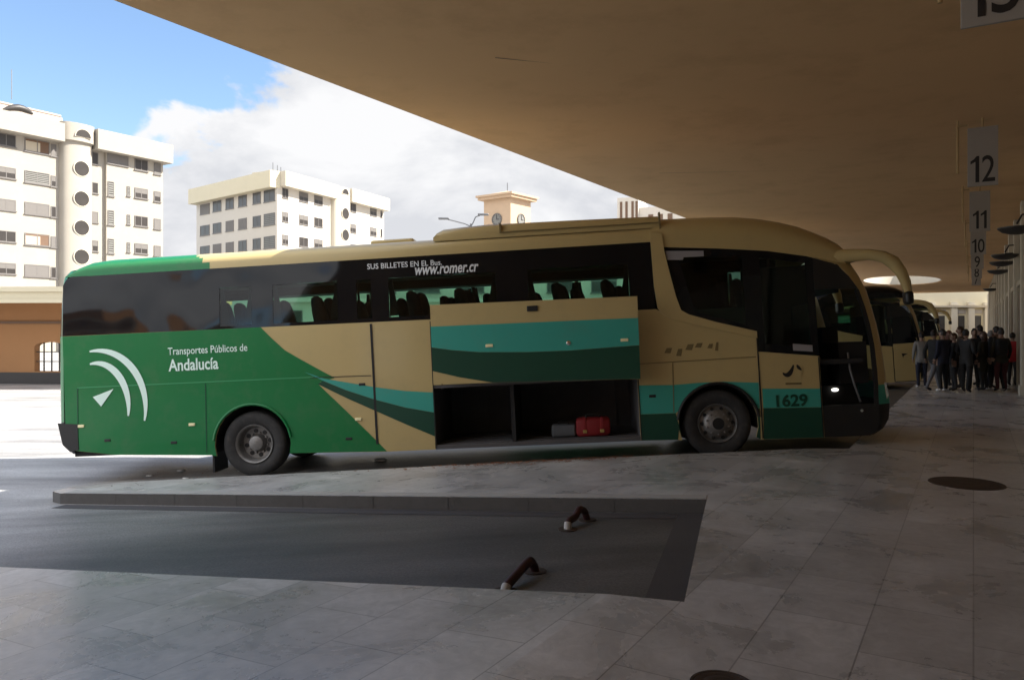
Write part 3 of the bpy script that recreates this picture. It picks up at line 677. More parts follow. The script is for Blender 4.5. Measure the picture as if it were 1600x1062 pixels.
# ------------------------------------------------------------------ bags in the hold (rest on the bay floor)
def in_bus(name, label, cat, u, v, z):
    e = empty(name, (0, 0, 0), 0, label, cat); e.matrix_world = BUSM @ Matrix.Translation((u, v, z)); return e
def holdall(name, label, L, D, H, m, straps):
    e = in_bus(name, label, 'bag', *label_pos[name])
    b = MB()
    def bf(i, j):
        x = -L/2 + L*[0, .02, .08, .5, .92, .98, 1][i]; k = [.55, .85, 1, 1, 1, .85, .55][i]; a = 2*math.pi*j/20
        e_ = .45; cy, cz = math.cos(a), math.sin(a)
        return (x, D/2*k*math.copysign(abs(cy)**e_, cy), H/2+H/2*k*math.copysign(abs(cz)**e_, cz)*(1 if cz > 0 else 1) - (1-k)*H*.1*0)
    b.grid(bf, 7, 21, 0); 
    for x in (-1, 1): b.panel([bf(0 if x < 0 else 6, j)[1:] for j in range(20)], lambda p, q_, t: (x*L/2, p, q_), 0)
    b.build('bag_body', m, e, fix=False)
    h = MB(); h.tube([(-L*.22, -D*.1, H*.98), (-L*.18, -D*.1, H*1.12), (0, -D*.1, H*1.17), (L*.18, -D*.1, H*1.12), (L*.22, -D*.1, H*.98)], .012, 8); h.build('handle', 'black', e)
    if straps:
        for x in (-L*.25, L*.25):
            s = MB(); s.box(x-.02, x+.02, -D/2-.006, D/2+.006, H*.3, H*1.01); s.build('strap', m, e, .004)
            k = MB(); k.box(x-.03, x+.03, -D/2-.02, -D/2-.004, H*.22, H*.38); k.build('buckle', 'buckle', e, .004)
    return e
label_pos = {'red_holdall': (5.23, .35, .362), 'grey_suitcase': (4.78, .42, .362)}
holdall('red_holdall', 'small red holdall with two buckles lying in the open luggage bay', .52, .28, .29, 'redbag', True)
holdall('grey_suitcase', 'small grey bag lying in the luggage bay beside the red holdall', .38, .25, .2, 'greybag', False)

# ------------------------------------------------------------------ wheel stops in the empty bay
def stop(pts, label):
    p_ = pts[0]; pts = [(p_[0]+(q[0]-p_[0])*.82, p_[1]+(q[1]-p_[1])*.82, q[2]*.66) for q in pts]
    x0, y0 = pts[0][0], pts[0][1]; zb = zp(x0, y0)-KERB
    e = empty('wheel_stop', (x0, y0, zb), 0, label, 'wheel stop', 'bent tube wheel stops in the empty bay')
    loc = [Vector((p[0]-x0, p[1]-y0, p[2] + (zp(p[0], p[1])-KERB) - zb)) for p in pts]
    # smooth the path
    path = []
    for i in range(len(loc)-1):
        p0 = loc[max(i-1, 0)]; p1 = loc[i]; p2 = loc[i+1]; p3 = loc[min(i+2, len(loc)-1)]
        for t in (0, .2, .8): path.append(.5*((2*p1)+(p2-p0)*t+(2*p0-5*p1+4*p2-p3)*t*t+(3*p1-p0-3*p2+p3)*t**3))
    path.append(loc[-1])
    k = 3
    a = MB(); a.tube(path[:k+1], .037, 14); a.build('painted_end', 'wpaint', e)
    b = MB(); b.tube(path[k:], .035, 14); b.build('tube', 'maroon', e)
    for p in (path[0], path[-1]):
        f = MB(); f.lathe([(-.012, .001), (-.012, .085), (.004, .09), (.004, .001)], 18, 0, Matrix.Translation((p.x, p.y, p.z+.008)) @ Matrix.Rotation(R(90), 4, 'X')); f.build('base_plate', 'cast', e)
stop([(-.05, 5.50, .0), (-.035, 5.525, .06), (.03, 5.66, .10), (.15, 5.91, .165), (.185, 5.98, .16), (.22, 6.05, .07), (.23, 6.07, .0)], 'bent maroon tube with white foot on the asphalt, nearer the camera')
stop([(.53, 7.30, .0), (.535, 7.33, .09), (.57, 7.40, .115), (.63, 7.52, .12), (.69, 7.62, .20), (.76, 7.70, .15), (.80, 7.74, .0)], 'bent maroon tube with white foot beside the far kerb of the bay')

# ------------------------------------------------------------------ manholes
def manhole(x, y, r, label):
    e = MB(); e.lathe([(.002, .001), (.002, r*.3), (.0005, r*.32), (.002, r*.34), (.002, r*.6), (.0005, r*.62), (.002, r*.64), (.002, r*.86), (-.001, r*.88), (-.001, r*.9), (.002, r*.91), (.002, r), (-.004, r*1.01)], 40, 0, Matrix.Rotation(R(90), 4, 'X'))
    o = e.build('manhole_cover', 'cast', None, 0, (x, y, .004)); o.rotation_euler = (0, 0, R(31)); tag(o, label, 'manhole')
manhole(4.97, 8.4, .37, 'large dark round manhole cover on the platform right of the coach')
manhole(1.0, 3.66, .15, 'small dark round cover in the paving at the bottom edge')

# ------------------------------------------------------------------ litter
lv = MB()
def leaf(x, y, z, s):
    a = random.random()*6.28; t = random.uniform(-.5, .5); vs = []
    for p, q in ((-1, 0), (0, .45), (1, 0), (0, -.45)):
        X = p*s*math.cos(a) - q*s*math.sin(a); Y = p*s*math.sin(a) + q*s*math.cos(a); vs.append((x+X, y+Y, z+.012+s*t*(.5 if q else -.3)*(1 if q > 0 else -1)*.4+.006))
    lv.add(vs, [(0, 1, 2, 3)])
for k in range(420):
    u = random.gauss(3.6, 1.3); w = abs(random.gauss(0, .16)); x = -3.9+u*1.0; y = 11.05 + w*1.4
    leaf(x, y, zp(x, y)-KERB, random.uniform(.015, .045))
for k in range(420):
    x = random.gauss(.3, .95); y = 10.95-abs(random.gauss(0, .16)); leaf(x, y, zp(x, y), random.uniform(.015, .04))
for k in range(60):
    x = random.uniform(-6.5, -4.2); y = random.uniform(11.2, 13.2); leaf(x, y, zp(x, y)-KERB, random.uniform(.012, .03))
tag(lv.build('leaf_litter', 'leafm', fix=False), kind='stuff')
def crumple(x, y, z, s, label):
    b = MB(); bmx = bmesh.new(); bmesh.ops.create_icosphere(bmx, subdivisions=2, radius=1)
    for v in bmx.verts: v.co *= random.uniform(.7, 1.15); v.co = Vector((v.co.x*s, v.co.y*s*.7, max(-.3, v.co.z)*s*.3+s*.09))
    b.v = [tuple(v.co) for v in bmx.verts]; b.f = [tuple(v.index for v in f.verts) for f in bmx.faces]; b.m = [0]*len(b.f); b.sm = [False]*len(b.f); bmx.free()
    tag(b.build('paper_scrap', 'paper', None, 0, (x, y, z)), label, 'litter', 'paper scraps under the coach')
for x, y, s, l in ((-2.2, 12.9, .12, 'white paper scrap on the ground under the coach side, behind the rear wheel'), (-5.55, 12.9, .08, 'pale paper scrap under the tail, nearer the rear wheel'), (-5.9, 12.5, .06, 'pale paper scrap under the tail, nearer the rear bumper'), (-5.1, 12.0, .05, 'tiny pale scrap on the bay floor by the mud flap')):
    crumple(x, y, zp(x, y)-KERB, s, l)

# ------------------------------------------------------------------ station canopy over the bays
SOF = 4.9
cn = MB()
hc = from_ns(-4.2, 58.7); hn, hp_ = 2.4, 5.6
HM = Matrix(((NX, PX, 0, hc[0]), (NY, PY, 0, hc[1]), (0, 0, 1, SOF), (0, 0, 0, 1)))
edge = [from_ns(-7.2, s) for s in range(-40, 81, 5)] + [from_ns(8.0, 80), from_ns(8.0, -40)]
hole = [tuple((HM @ Vector((hn*math.cos(R(k*10)), hp_*math.sin(R(k*10)), 0)))[:2]) for k in range(36)]
cn.panel(edge, lambda a, b, t: (a, b, SOF+t), 0, .28, [hole])
cnp = empty('station_canopy', (0, 0, 0), 0, 'broad ochre plaster canopy slab sheltering the platform and bays', 'canopy')
cn.build('slab', 'soffit', cnp, fix=False)
fs = MB()
for k in range(-40, 80, 5):
    a, b = from_ns(-7.2, k), from_ns(-7.2, k+5); a2, b2 = from_ns(-7.23, k), from_ns(-7.23, k+5)
    fs.add([(a[0], a[1], SOF+.01), (b[0], b[1], SOF+.01), (b2[0], b2[1], SOF+.01), (a2[0], a2[1], SOF+.01), (a[0], a[1], SOF+.34), (b[0], b[1], SOF+.34), (b2[0], b2[1], SOF+.34), (a2[0], a2[1], SOF+.34)], [(0, 1, 2, 3), (4, 5, 6, 7), (0, 4, 5, 1), (3, 2, 6, 7)])
fs.build('fascia', 'cwhite', cnp)
rim = MB(); rim.lathe([(-.02, .995), (-.02, .965), (-1.1, .965), (-1.1, .995)], 48, 0, HM @ Matrix.Diagonal((hn, hp_, 1, 1)) @ Matrix.Rotation(R(-90), 4, 'X'))
rim.build('skylight_rim', 'cwhite', cnp)
sm2 = MB()
for (x0, y0, x1, y1) in ((3.05, 15.9, 6.3, 15.55), (-.2, 9.1, .5, 9.3)):
    d = Vector((x1-x0, y1-y0)).normalized(); q = Vector((-d.y, d.x))*.011
    sm2.add([(x0+q.x, y0+q.y, SOF-.004), (x1, y1, SOF-.004), (x0-q.x, y0-q.y, SOF-.004)], [(0, 1, 2)])
sm2.build('crack', 'brown', cnp)

# ------------------------------------------------------------------ hanging bay numbers
RZ = math.atan2(-.515, .857)
def bay_sign(numeral, d):
    n = .12; s = (d - NY*n)/PY; x, y = from_ns(n, s)
    e = empty('bay_sign', (x, y, 3.86), RZ, 'grey hanging panel with the black number %s below the canopy' % numeral, 'sign', 'bay number signs hanging in a row')
    b = MB(); b.box(-.2, .2, 0, .03, 0, .9); b.build('sign_panel', 'sign', e, .004)
    wd = {'1': .115}; tot = sum(wd.get(c, .17) for c in numeral) + .035*(len(numeral)-1); x_ = -tot/2
    for c in numeral:
        if c == '1':
            o1 = MB(); o1.panel([(x_+.065, .06), (x_+.115, .06), (x_+.115, .46), (x_+.08, .46), (x_+.045, .415), (x_, .385), (x_, .34), (x_+.065, .375)], lambda a, b, t: (a, -.004, b), 0); o1.build('numeral', 'ink', e, fix=False)
        else: text('numeral', c, .17, .40, 'ink', e, Matrix(((1, 0, 0, x_), (0, 0, -1, -.004), (0, 1, 0, .06), (0, 0, 0, 1))), .004)
        x_ += wd.get(c, .17) + .035
    h = MB(); h.tube([(-.33, .02, .22), (-.33, .02, SOF-3.86)], .018, 8); h.tube([(-.2, .015, .95), (-.34, .015, .95)], .014, 8); h.tube([(.0, .015, .9), (.0, .015, SOF-3.86)], .014, 8)
    h.build('hanger', 'tan', e)
for k, nme in enumerate(('13', '12', '11', '10', '9', '8', '7')): bay_sign(nme, 5.45 if k == 0 else 6.2 + 5.5*k)

# ------------------------------------------------------------------ station building along the platform
sb_ = empty('station_building', (0, 0, 0), 0, 'long pale station wall with pilasters and brown doors along the platform', 'building')
RP = Matrix(((NX, PX, 0, 0), (NY, PY, 0, 0), (0, 0, 1, 0), (0, 0, 0, 1)))   # local x across, y along the platform
RPA, RPB = RP, RP @ Matrix.Translation((3.44, 0, 0))
w = MB(); w.box(1.16, 8.0, 17, 87.5, -.1, SOF, 0, RP); w.box(4.6, 8.0, -35, 16.99, -.1, SOF, 0, RP); w.build('wall', 'stonew', sb_)
for k in range(-4, 15):
    s = 15 + k*4.0
    RP = RPA if s > 17 else RPB
    p = MB(); p.box(1.02, 1.158, s, s+.55, 0, SOF-.02, 0, RP); p.box(.98, 1.157, s-.08, s+.63, 0, .25, 0, RP); p.build('pilaster', 'cwhite', sb_, .01)
    d = MB(); d.box(1.11, 1.157, s+1.2, s+3.3, .02, 2.7, 0, RP); d.box(1.09, 1.156, s+2.2, s+2.28, .03, 2.69, 1, RP); d.box(1.06, 1.158, s+1.05, s+1.19, .02, 2.85, 1, RP); d.box(1.06, 1.158, s+3.31, s+3.45, .02, 2.85, 1, RP); d.box(1.06, 1.159, s+1.05, s+3.45, 2.86, 3.0, 1, RP)
    d.build('door', ['brown', 'stonew'], sb_)
# dark hooded lamps on brackets high on the wall
hoods = [('dark curved hood nearest the camera, high on the station wall', 16.6), ('dark flat hood high on the station wall, second along', 22.8), ('dark flat hood high on the station wall, third along', 25.3), ('dark flat hood high on the station wall, fourth along', 29.0), ('dark flat hood farthest along the station wall', 42.5)]
for l, d in hoods:
    n = .8; s = (d - NY*n)/PY; x, y = from_ns(n, s)
    e = empty('wall_lamp', (x, y, 3.84), RZ, l, 'lamp', 'hooded lamps along the station wall')
    h = MB(); h.lathe([(-.13, .001), (-.12, .12), (-.07, .28), (0, .36), (.03, .36), (.0, .33), (-.05, .25), (-.09, .001)], 24, 0, Matrix.Rotation(R(90), 4, 'X')); h.build('lamp_shade', 'dmetal', e)
    a = MB(); a.tube([(0, 0, .1), (.1, 0, .3), (.36, 0, .3)], .022, 8); a.build('bracket', 'dmetal', e)

# wing closing the platform at the far end
fwg = empty('station_wing', (0, 0, 0), 0, 'white colonnaded station front with dark doorways beyond the crowd', 'building')
fy = 76.
w = MB(); w.box(34.0, 47.3, fy, fy+6, -.1, SOF+.6); w.build('wall', 'fascia', fwg)
for x in (36.5, 39., 41.4, 43.6, 45.3, 46.9): 
    p = MB(); p.box(x-.3, x+.3, fy-.35, fy-.002, 0, 4.2); p.box(x-.36, x+.36, fy-.4, fy-.001, 3.9, 4.05); p.build('pilaster', 'cwhite', fwg, .01)
p = MB(); p.box(34.2, 47.2, fy-.5, fy-.003, 3.72, 3.88); p.build('lintel', 'stonew', fwg)
for x in (40.2, 42.5, 44.45, 46.1):
    p = MB(); p.box(x-.3, x+.3, fy-.06, fy-.004, .02, 2.9); p.build('door', 'dmetal', fwg)
    p = MB(); p.box(x-.38, x+.38, fy-.1, fy-.005, 3.1, 3.5); p.build('signboard', 'sign', fwg)

# ------------------------------------------------------------------ people on the platform
SK = [mat('skin_light', (.27, .165, .12), .6, var=.08), mat('skin_tan', (.2, .115, .075), .6, var=.08)]
def cloth(name, c): return mat(name, c, .85, var=.25, scale=14, bump=.3)
CL = {'black': cloth('black_coat', (.012, .012, .013)), 'navy': cloth('navy_cloth', (.014, .016, .032)), 'char': cloth('charcoal_cloth', (.03, .03, .032)), 'jean': cloth('blue_denim', (.03, .04, .075)), 'maroon': cloth('maroon_coat', (.06, .014, .016)), 'olive': cloth('olive_coat', (.028, .027, .017)), 'grey': cloth('grey_jacket', (.2, .19, .18)), 'red': cloth('red_jacket', (.32, .012, .014)), 'brown': cloth('brown_coat', (.05, .03, .018)), 'white': cloth('white_shoes', (.6, .58, .56)), 'dark': cloth('dark_shoes', (.015, .013, .012)), 'lgrey': cloth('light_grey_trousers', (.13, .13, .14))}
HAIR = {'dark': mat('dark_hair', (.014, .01, .008), .6, var=.3, scale=20), 'brown': mat('brown_hair', (.06, .03, .015), .6, var=.3, scale=20), 'grey': mat('grey_hair', (.25, .24, .23), .6, var=.2, scale=20), 'red': mat('auburn_hair', (.09, .025, .012), .6, var=.3, scale=20)}
def person(x, y, rz, h, top, leg, shoe, hair, label, stride=.0, coat=0., arm=0., skin=0, longhair=False, bag=False):
    k = h/1.75
    e = empty('person', (x, y, zp(x, y)), rz, label, 'person', 'people waiting in a crowd on the platform')
    # faces -Y in its own frame
    J = {'pel': (0, 0, .97), 'wai': (0, -.01, 1.1), 'che': (0, 0, 1.30), 'nb': (0, .01, 1.46), 'nk': (0, 0, 1.53), 'hd': (0, -.01, 1.60)}
    Rd = {'pel': (.15, .115), 'wai': (.135, .105), 'che': (.165, .125), 'nb': (.075, .07), 'nk': (.055, .055), 'hd': (.06, .06)}
    E = [('pel', 'wai'), ('wai', 'che'), ('che', 'nb'), ('nb', 'nk'), ('nk', 'hd')]
    for s, t in ((-1, 'l'), (1, 'r')):
        f = s*stride
        J['sh'+t] = (s*.175, .01, 1.42); J['el'+t] = (s*.235, .03+arm*.02+f*.12, 1.15); J['wr'+t] = (s*(.23-arm*.1), -.06-arm*.16+f*.22, .92+arm*.16); J['pa'+t] = (s*(.225-arm*.11), -.09-arm*.2+f*.24, .86+arm*.17)
        J['hp'+t] = (s*.095, 0, .9); J['kn'+t] = (s*.1, -.02-f*.18, .50); J['an'+t] = (s*.1, .03-f*.36, .09); J['to'+t] = (s*.125, -.12-f*.36, .035)
        Rd['sh'+t] = (.075, .075); Rd['el'+t] = (.052, .052); Rd['wr'+t] = (.036, .036); Rd['pa'+t] = (.04, .022); Rd['hp'+t] = (.1+coat*.03, .1+coat*.03); Rd['kn'+t] = (.066, .066); Rd['an'+t] = (.046, .05); Rd['to'+t] = (.04, .03)
        E += [('che', 'sh'+t), ('sh'+t, 'el'+t), ('el'+t, 'wr'+t), ('wr'+t, 'pa'+t), ('pel', 'hp'+t), ('hp'+t, 'kn'+t), ('kn'+t, 'an'+t), ('an'+t, 'to'+t)]
    if coat:
        for q in ('pel', 'wai', 'che'): Rd[q] = (Rd[q][0]+.03*coat, Rd[q][1]+.03*coat)
    names = list(J); bm = bmesh.new(); lay = bm.verts.layers.skin.verify(); bv = {}
    for q in names:
        v = bm.verts.new(Vector(J[q])*k); v[lay].radius = (Rd[q][0]*k, Rd[q][1]*k); v[lay].use_root = q == 'pel'; bv[q] = v
    for a, b in E: bm.edges.new((bv[a], bv[b]))
    me = bpy.data.meshes.new('body'); bm.to_mesh(me); bm.free()
    t = bpy.data.objects.new('body', me); C.objects.link(t)
    sk = t.modifiers.new('skin', 'SKIN'); sk.use_smooth_shade = True
    sd = t.modifiers.new('sub', 'SUBSURF'); sd.levels = 1; sd.render_levels = 1
    dg = bpy.context.evaluated_depsgraph_get(); dg.update()
    m2 = bpy.data.meshes.new_from_object(t.evaluated_get(dg)); bpy.data.objects.remove(t)
    bm = bmesh.new(); bm.from_mesh(m2)
    # head: skull, chin, nose and ears in one ovoid, eyes darkened by their sockets
    hc_ = Vector((0, -.015, 1.635))*k
    ret = bmesh.ops.create_uvsphere(bm, u_segments=16, v_segments=12, radius=1)
    for v in ret['verts']:
        c = v.co.copy(); fx = .077*(1-.22*max(0, -c.z)); fy = .098*(1-.1*max(0, -c.z))
        p = Vector((c.x*fx, c.y*fy, c.z*.118))
        if c.y < -.75 and abs(c.x) < .3 and -.45 < c.z < .12: p.y -= .018
        if c.y < -.55 and .2 < abs(c.x) < .6 and .0 < c.z < .3: p.y += .008
        if abs(c.x) > .93 and abs(c.z) < .3: p.x *= 1.12
        v.co = hc_ + p*k
    # five separate fingers on each palm
    for s, tt in ((-1, 'l'), (1, 'r')):
        pa = Vector(J['pa'+tt])*k; wr = Vector(J['wr'+tt])*k; d = (pa-wr).normalized(); side = Vector((0, 1, 0)) - d*d.y; side.normalize()
        for q in range(5):
            if q < 4: b0 = pa + side*(.021*(q-1.5))*k + d*.015*k; L = (.068, .078, .073, .056)[q]*k; dd = (d + Vector((-s*.25, 0, 0))).normalized()
            else: b0 = wr + d*.03*k - side*.035*k; L = .055*k; dd = (d*.8 - side*.6).normalized()
            mx_ = Matrix.Translation(b0 + dd*L/2) @ dd.to_track_quat('Z', 'Y').to_matrix().to_4x4()
            bmesh.ops.create_cone(bm, cap_ends=True, segments=6, radius1=.0095*k, radius2=.006*k, depth=L, matrix=mx_)
    bm.to_mesh(m2); bm.free()
    hem = (.78 if coat < 1.5 else .62)*k if coat else .93*k
    m2.materials.clear()
    for m_ in (SK[skin], CL[top], CL[leg], CL[shoe]): m2.materials.append(m_)
    for p in m2.polygons:
        c = p.center; p.use_smooth = True; r = math.hypot(c.x, c.y)
        hand = min((c-Vector(J['wrl'])*k).dot((Vector(J['pal'])-Vector(J['wrl'])).normalized()) if c.x < 0 else 9, (c-Vector(J['wrr'])*k).dot((Vector(J['par'])-Vector(J['wrr'])).normalized()) if c.x > 0 else 9)
        near = min((c-Vector(J['pal'])*k).length, (c-Vector(J['par'])*k).length) < .13*k
        if near and hand > -.01: p.material_index = 0
        elif c.z > 1.475*k and abs(c.x) < .11*k: p.material_index = 0
        elif c.z < .085*k: p.material_index = 3
        elif c.z > hem or abs(c.x) > .2*k: p.material_index = 1
        else: p.material_index = 2
    o = bpy.data.objects.new('body', m2); C.objects.link(o); o.parent = e
    hb = MB()
    def hf(i, j):
        ph = math.pi*(.0 + .62*i/7); a = 2*math.pi*j/18; front = max(0, -math.sin(a))
        ph *= 1 - .52*front + .10*max(0, math.sin(a)); rr = 1.05+.035*math.sin(a*5+i)+.02*math.sin(a*11+2*i)
        return (hc_.x + .077*k*rr*math.sin(ph)*math.cos(a), hc_.y + .008*k + .1*k*rr*math.sin(ph)*math.sin(a), hc_.z + .012*k + .118*k*rr*math.cos(ph) - (.12*k*max(0, i-5)/2 if longhair and front < .2 else 0))
    hb.grid(hf, 8, 19, 0); hb.build('hair', HAIR[hair], e, fix=False)
    ey = MB()
    for s in (-1, 1): ey.box((s*.028-.009)*k, (s*.028+.009)*k, hc_.y-.097*k, hc_.y-.085*k, hc_.z+.008*k, hc_.z+.018*k)
    ey.build('eye', 'ink', e)
    if bag:
        b = MB(); b.box(-.15*k, .15*k, .12*k, .27*k, 1.0*k, 1.42*k); b.build('rucksack', CL['red'] if bag == 'red' else CL['black'], e, .05)
    return e
def at(px, d): return ((px-800)/1200*d, d)
PE = [  # px along the row, distance, turn, height, top, legs, shoes, hair, label, extras
 (1440, 21.6, 170, 1.62, 'grey', 'navy', 'white', 'dark', 'person in pale grey jacket and dark blue trousers, leftmost of the crowd', dict(coat=.6)),
 (1459, 20.9, 100, 1.68, 'black', 'lgrey', 'dark', 'dark', 'person in black jacket and light grey trousers striding second from left', dict(stride=.8, coat=.5)),
 (1473, 20.4, 200, 1.70, 'navy', 'black', 'white', 'dark', 'person in navy coat with white shoes near the left of the crowd', dict(coat=1.)),
 (1482, 22.4, 40, 1.66, 'maroon', 'black', 'dark', 'red', 'person in maroon coat with auburn hair behind the navy coat', dict(coat=1., longhair=True, arm=.7)),
 (1491, 20.6, 260, 1.60, 'black', 'char', 'dark', 'brown', 'person in black coat with brown hair at the centre left of the crowd', dict(coat=1.)),
 (1501, 21.6, 250, 1.78, 'brown', 'black', 'dark', 'brown', 'tall person in brown coat at the middle of the crowd', dict(coat=.6)),
 (1509, 20.2, 120, 1.70, 'char', 'black', 'dark', 'dark', 'person in charcoal jacket with arms folded forward, middle of the crowd', dict(arm=1., coat=.5, stride=.2)),
 (1522, 21.0, -20, 1.72, 'black', 'black', 'dark', 'dark', 'person all in black facing the camera, right of the middle', dict(coat=1.2)),
 (1531, 22.6, 190, 1.82, 'navy', 'black', 'dark', 'dark', 'tallest person in navy jacket standing behind the others', dict(coat=.4)),
 (1537, 20.7, 210, 1.64, 'olive', 'char', 'dark', 'brown', 'person in olive coat with long brown hair, right of the middle', dict(coat=1.6, longhair=True)),
 (1548, 21.6, 80, 1.66, 'char', 'navy', 'dark', 'grey', 'person in charcoal coat with grey hair among the right half', dict(coat=1.)),
 (1557, 20.5, 185, 1.78, 'black', 'black', 'white', 'dark', 'person in black coat with white shoes near the right end', dict(coat=1., stride=.35, bag=True)),
 (1564, 20.4, 175, 1.74, 'olive', 'maroon', 'dark', 'dark', 'person in olive jacket and dark maroon trousers near the right end', dict(coat=.7)),
 (1582, 22.4, 120, 1.60, 'red', 'char', 'dark', 'dark', 'person in bright red jacket at the right end of the crowd, near the wall', dict(coat=.8, arm=.6)),
]
for px, d, rz, h, top, leg, shoe, hair, l, ex in PE:
    x, y = at(px, d); person(x, y, R(rz), h*.97, top, leg, shoe, hair, l, **ex)

# ------------------------------------------------------------------ surroundings
def facade_T(c, d):
    """local (w along the face, out of the face, z)"""
    d = Vector(d).normalized(); n = Vector((d.y, -d.x))
    if n.y > 0: n = -n
    return Matrix(((d.x, n.x, 0, c[0]), (d.y, n.y, 0, c[1]), (0, 0, 1, 0), (0, 0, 0, 1)))
WCACHE = {}
def window(parent, T, w0, w1, z0, z1, kind=0, out=0.):
    key = (round(w1-w0, 2), round(z1-z0, 2), kind)
    if key not in WCACHE:
        a, h = key[0], key[1]
        f = MB(); t = .07
        f.box(0, a, 0, .06, 0, t); f.box(0, a, 0, .06, h-t, h); f.box(0, t, .001, .059, t, h-t); f.box(a-t, a, .001, .059, t, h-t)
        if a > 1.1: f.box(a/2-.035, a/2+.035, .002, .055, t, h-t)
        f.box(-.08, a+.08, .0, .12, -.08, -.002)
        p = MB(); p.box(t, a-t, .003, .03, t, h-t)
        if kind == 1: p.box(t, a-t, .004, .045, h*.5, h-t, 1)
        if kind == 2: p.box(t, a-t, .004, .045, t, h-t, 1)
        if kind == 4: p.box(t, a*.38, .004, .035, t, h*.8, 3); p.box(t, a-t, .004, .05, h*.8, h-t, 3); p.box(a*.38, a-t, .004, .034, t, h*.8, 4)  # brown top strip paints the soffit shadow of a flat-drawn terrace recess
        if kind == 3: 
            for q in range(6): p.box(t, a-t, .004, .05, t+q*(h-2*t)/6, t+(q+.6)*(h-2*t)/6, 2)
        fo = f.build('window', 'wframe', parent); po_ = p.build('pane', ['wpane', 'shut', 'lattice', 'brown', 'stonew'], fo)
        WCACHE[key] = (fo, po_); o = fo
    else:
        fo, po_ = WCACHE[key]; o = fo.copy(); C.objects.link(o); o.parent = parent
        p2 = po_.copy(); C.objects.link(p2); p2.parent = o
    o.matrix_world = T @ Matrix.Translation((w0, out+.003, z0))
    return o
def roundel(parent, T, w, z, r, out, half=False):
    n = 24; b = MB()
    pts = [(r*math.cos(R(360*k/n)), r*math.sin(R(360*k/n))) for k in range(n)] if not half else [(r*math.cos(R(180*k/n)), r*math.sin(R(180*k/n))) for k in range(n+1)]
    b.panel(pts, lambda a, c, t: (a, t, c), 0, .05); b.panel([(a*1.12, c*1.12-(.0 if not half else .04)) for a, c in pts], lambda a, c, t: (a, t-.0, c), 1, .03)
    o = b.build('round_window', ['wpane', 'cwhite'], parent, fix=False); o.matrix_world = T @ Matrix.Translation((w, out, z))

# --- near apartment block on the left
ba = empty('apartment_block', (0, 0, 0), 0, 'large white apartment block at left with a column of round stair windows', 'building')
cA = (-39.3, 87.); TA = facade_T(cA, (-.53, -.848))
w = MB(); w.box(.5, 40, -14, 0, -.8, 21.2, 0, TA); w.build('wall', 'cwarm', ba)
w = MB(); w.box(.5, 7.0, .002, .35, -.8, 20.6, 0, TA); w.build('wall', 'cwarm', ba)
par = MB(); par.box(-.1, 8.45, -13.9, 1.35, 20.15, 22.2, 0, TA); par.box(11.75, 40, -13.9, 1.3, 20.2, 22.0, 0, TA); par.build('parapet', 'cwarm', ba)
tw = MB()
def twf(i, j):
    a = math.pi*i/20; w_ = 10.1 + 1.6*math.cos(a); o_ = 1.0*math.sin(a)**.7
    z = (-.8, 20.5, 20.55, 22.35)[j]; 
    if j >= 2: w_ = 10.1 + 1.68*math.cos(a); o_ += .3
    return tuple(TA @ Vector((w_, o_, z)))
tw.grid(twf, 21, 4, 0); tw.add([twf(i, 3) for i in range(21)], [tuple(range(21))]); tw.build('stair_tower', 'cwarm', ba, fix=False)
for z in (17.85, 14.8, 11.85, 8.9, 5.9): roundel(ba, TA, 9.95, z, .74, 1.005)
roundel(ba, TA, 9.95, 21.0, .76, 1.31, True)
rows = [(18.95, 20.1, 0), (15.9, 16.95, 1), (12.85, 13.9, 0), (9.85, 10.9, 1), (6.8, 7.85, 0), (3.8, 4.85, 0)]
for i, (z0, z1, kd) in enumerate(rows):
    window(ba, TA, 15.7, 17.4, z0, z1, [0, 1, 2, 0, 1, 0][i]); window(ba, TA, 12.6, 14.9, z0-.1, z1, [4, 3, 2, 4, 2, 0][i], -.0); window(ba, TA, 11.95, 12.45, z0-.15, z1-.1, [2, 1, 0, 2, 0, 0][i])
    window(ba, TA, 18.6, 20.4, z0, z1, 1); window(ba, TA, 21.6, 23.4, z0, z1, 0)
    window(ba, TA, 7.7, 8.35, z0-.2, z1-.1, [0, 0, 2, 1, 0, 0][i], .0); window(ba, TA, 2.35, 3.87, z0-.05, z1, [0, 1, 0, 1, 0, 0][i], .36); window(ba, TA, .8, 1.6, z0-.15, z1-.05, [2, 1, 2, 2, 1, 0][i], .36)
    if i == 0: window(ba, TA, 4.6, 6.9, z0+.1, z1, 2, .36)
    else: window(ba, TA, 6.2, 6.85, z0-.3, z1+.2, 3, .36); window(ba, TA, 4.4, 4.75, z0, z1, 3, .36)
# terraces: recess shade is painted on the flat window panes
ph = MB(); ph.box(8.6, 40, -11, -5, 21.2, 24.2, 0, TA); ph.box(8.7, 39, -10.9, -5.1, 24.201, 24.5, 0, TA); ph.build('penthouse', 'pinkgrey', ba, .15)
dk = MB(); dk.tube([tuple(TA @ Vector((15.6-.45*k, -2.6, 23.0+.55*math.sin(k*.45)))) for k in range(7)], [.12, .25, .32, .35, .33, .28, .12], 10); dk.build('roof_vent', 'dmetal', ba)
an = MB(); an.tube([tuple(TA @ Vector((14.2, -4, 24.6))), tuple(TA @ Vector((14.2, -4, 27.6)))], .04, 6); an.build('antenna', 'steel', ba)

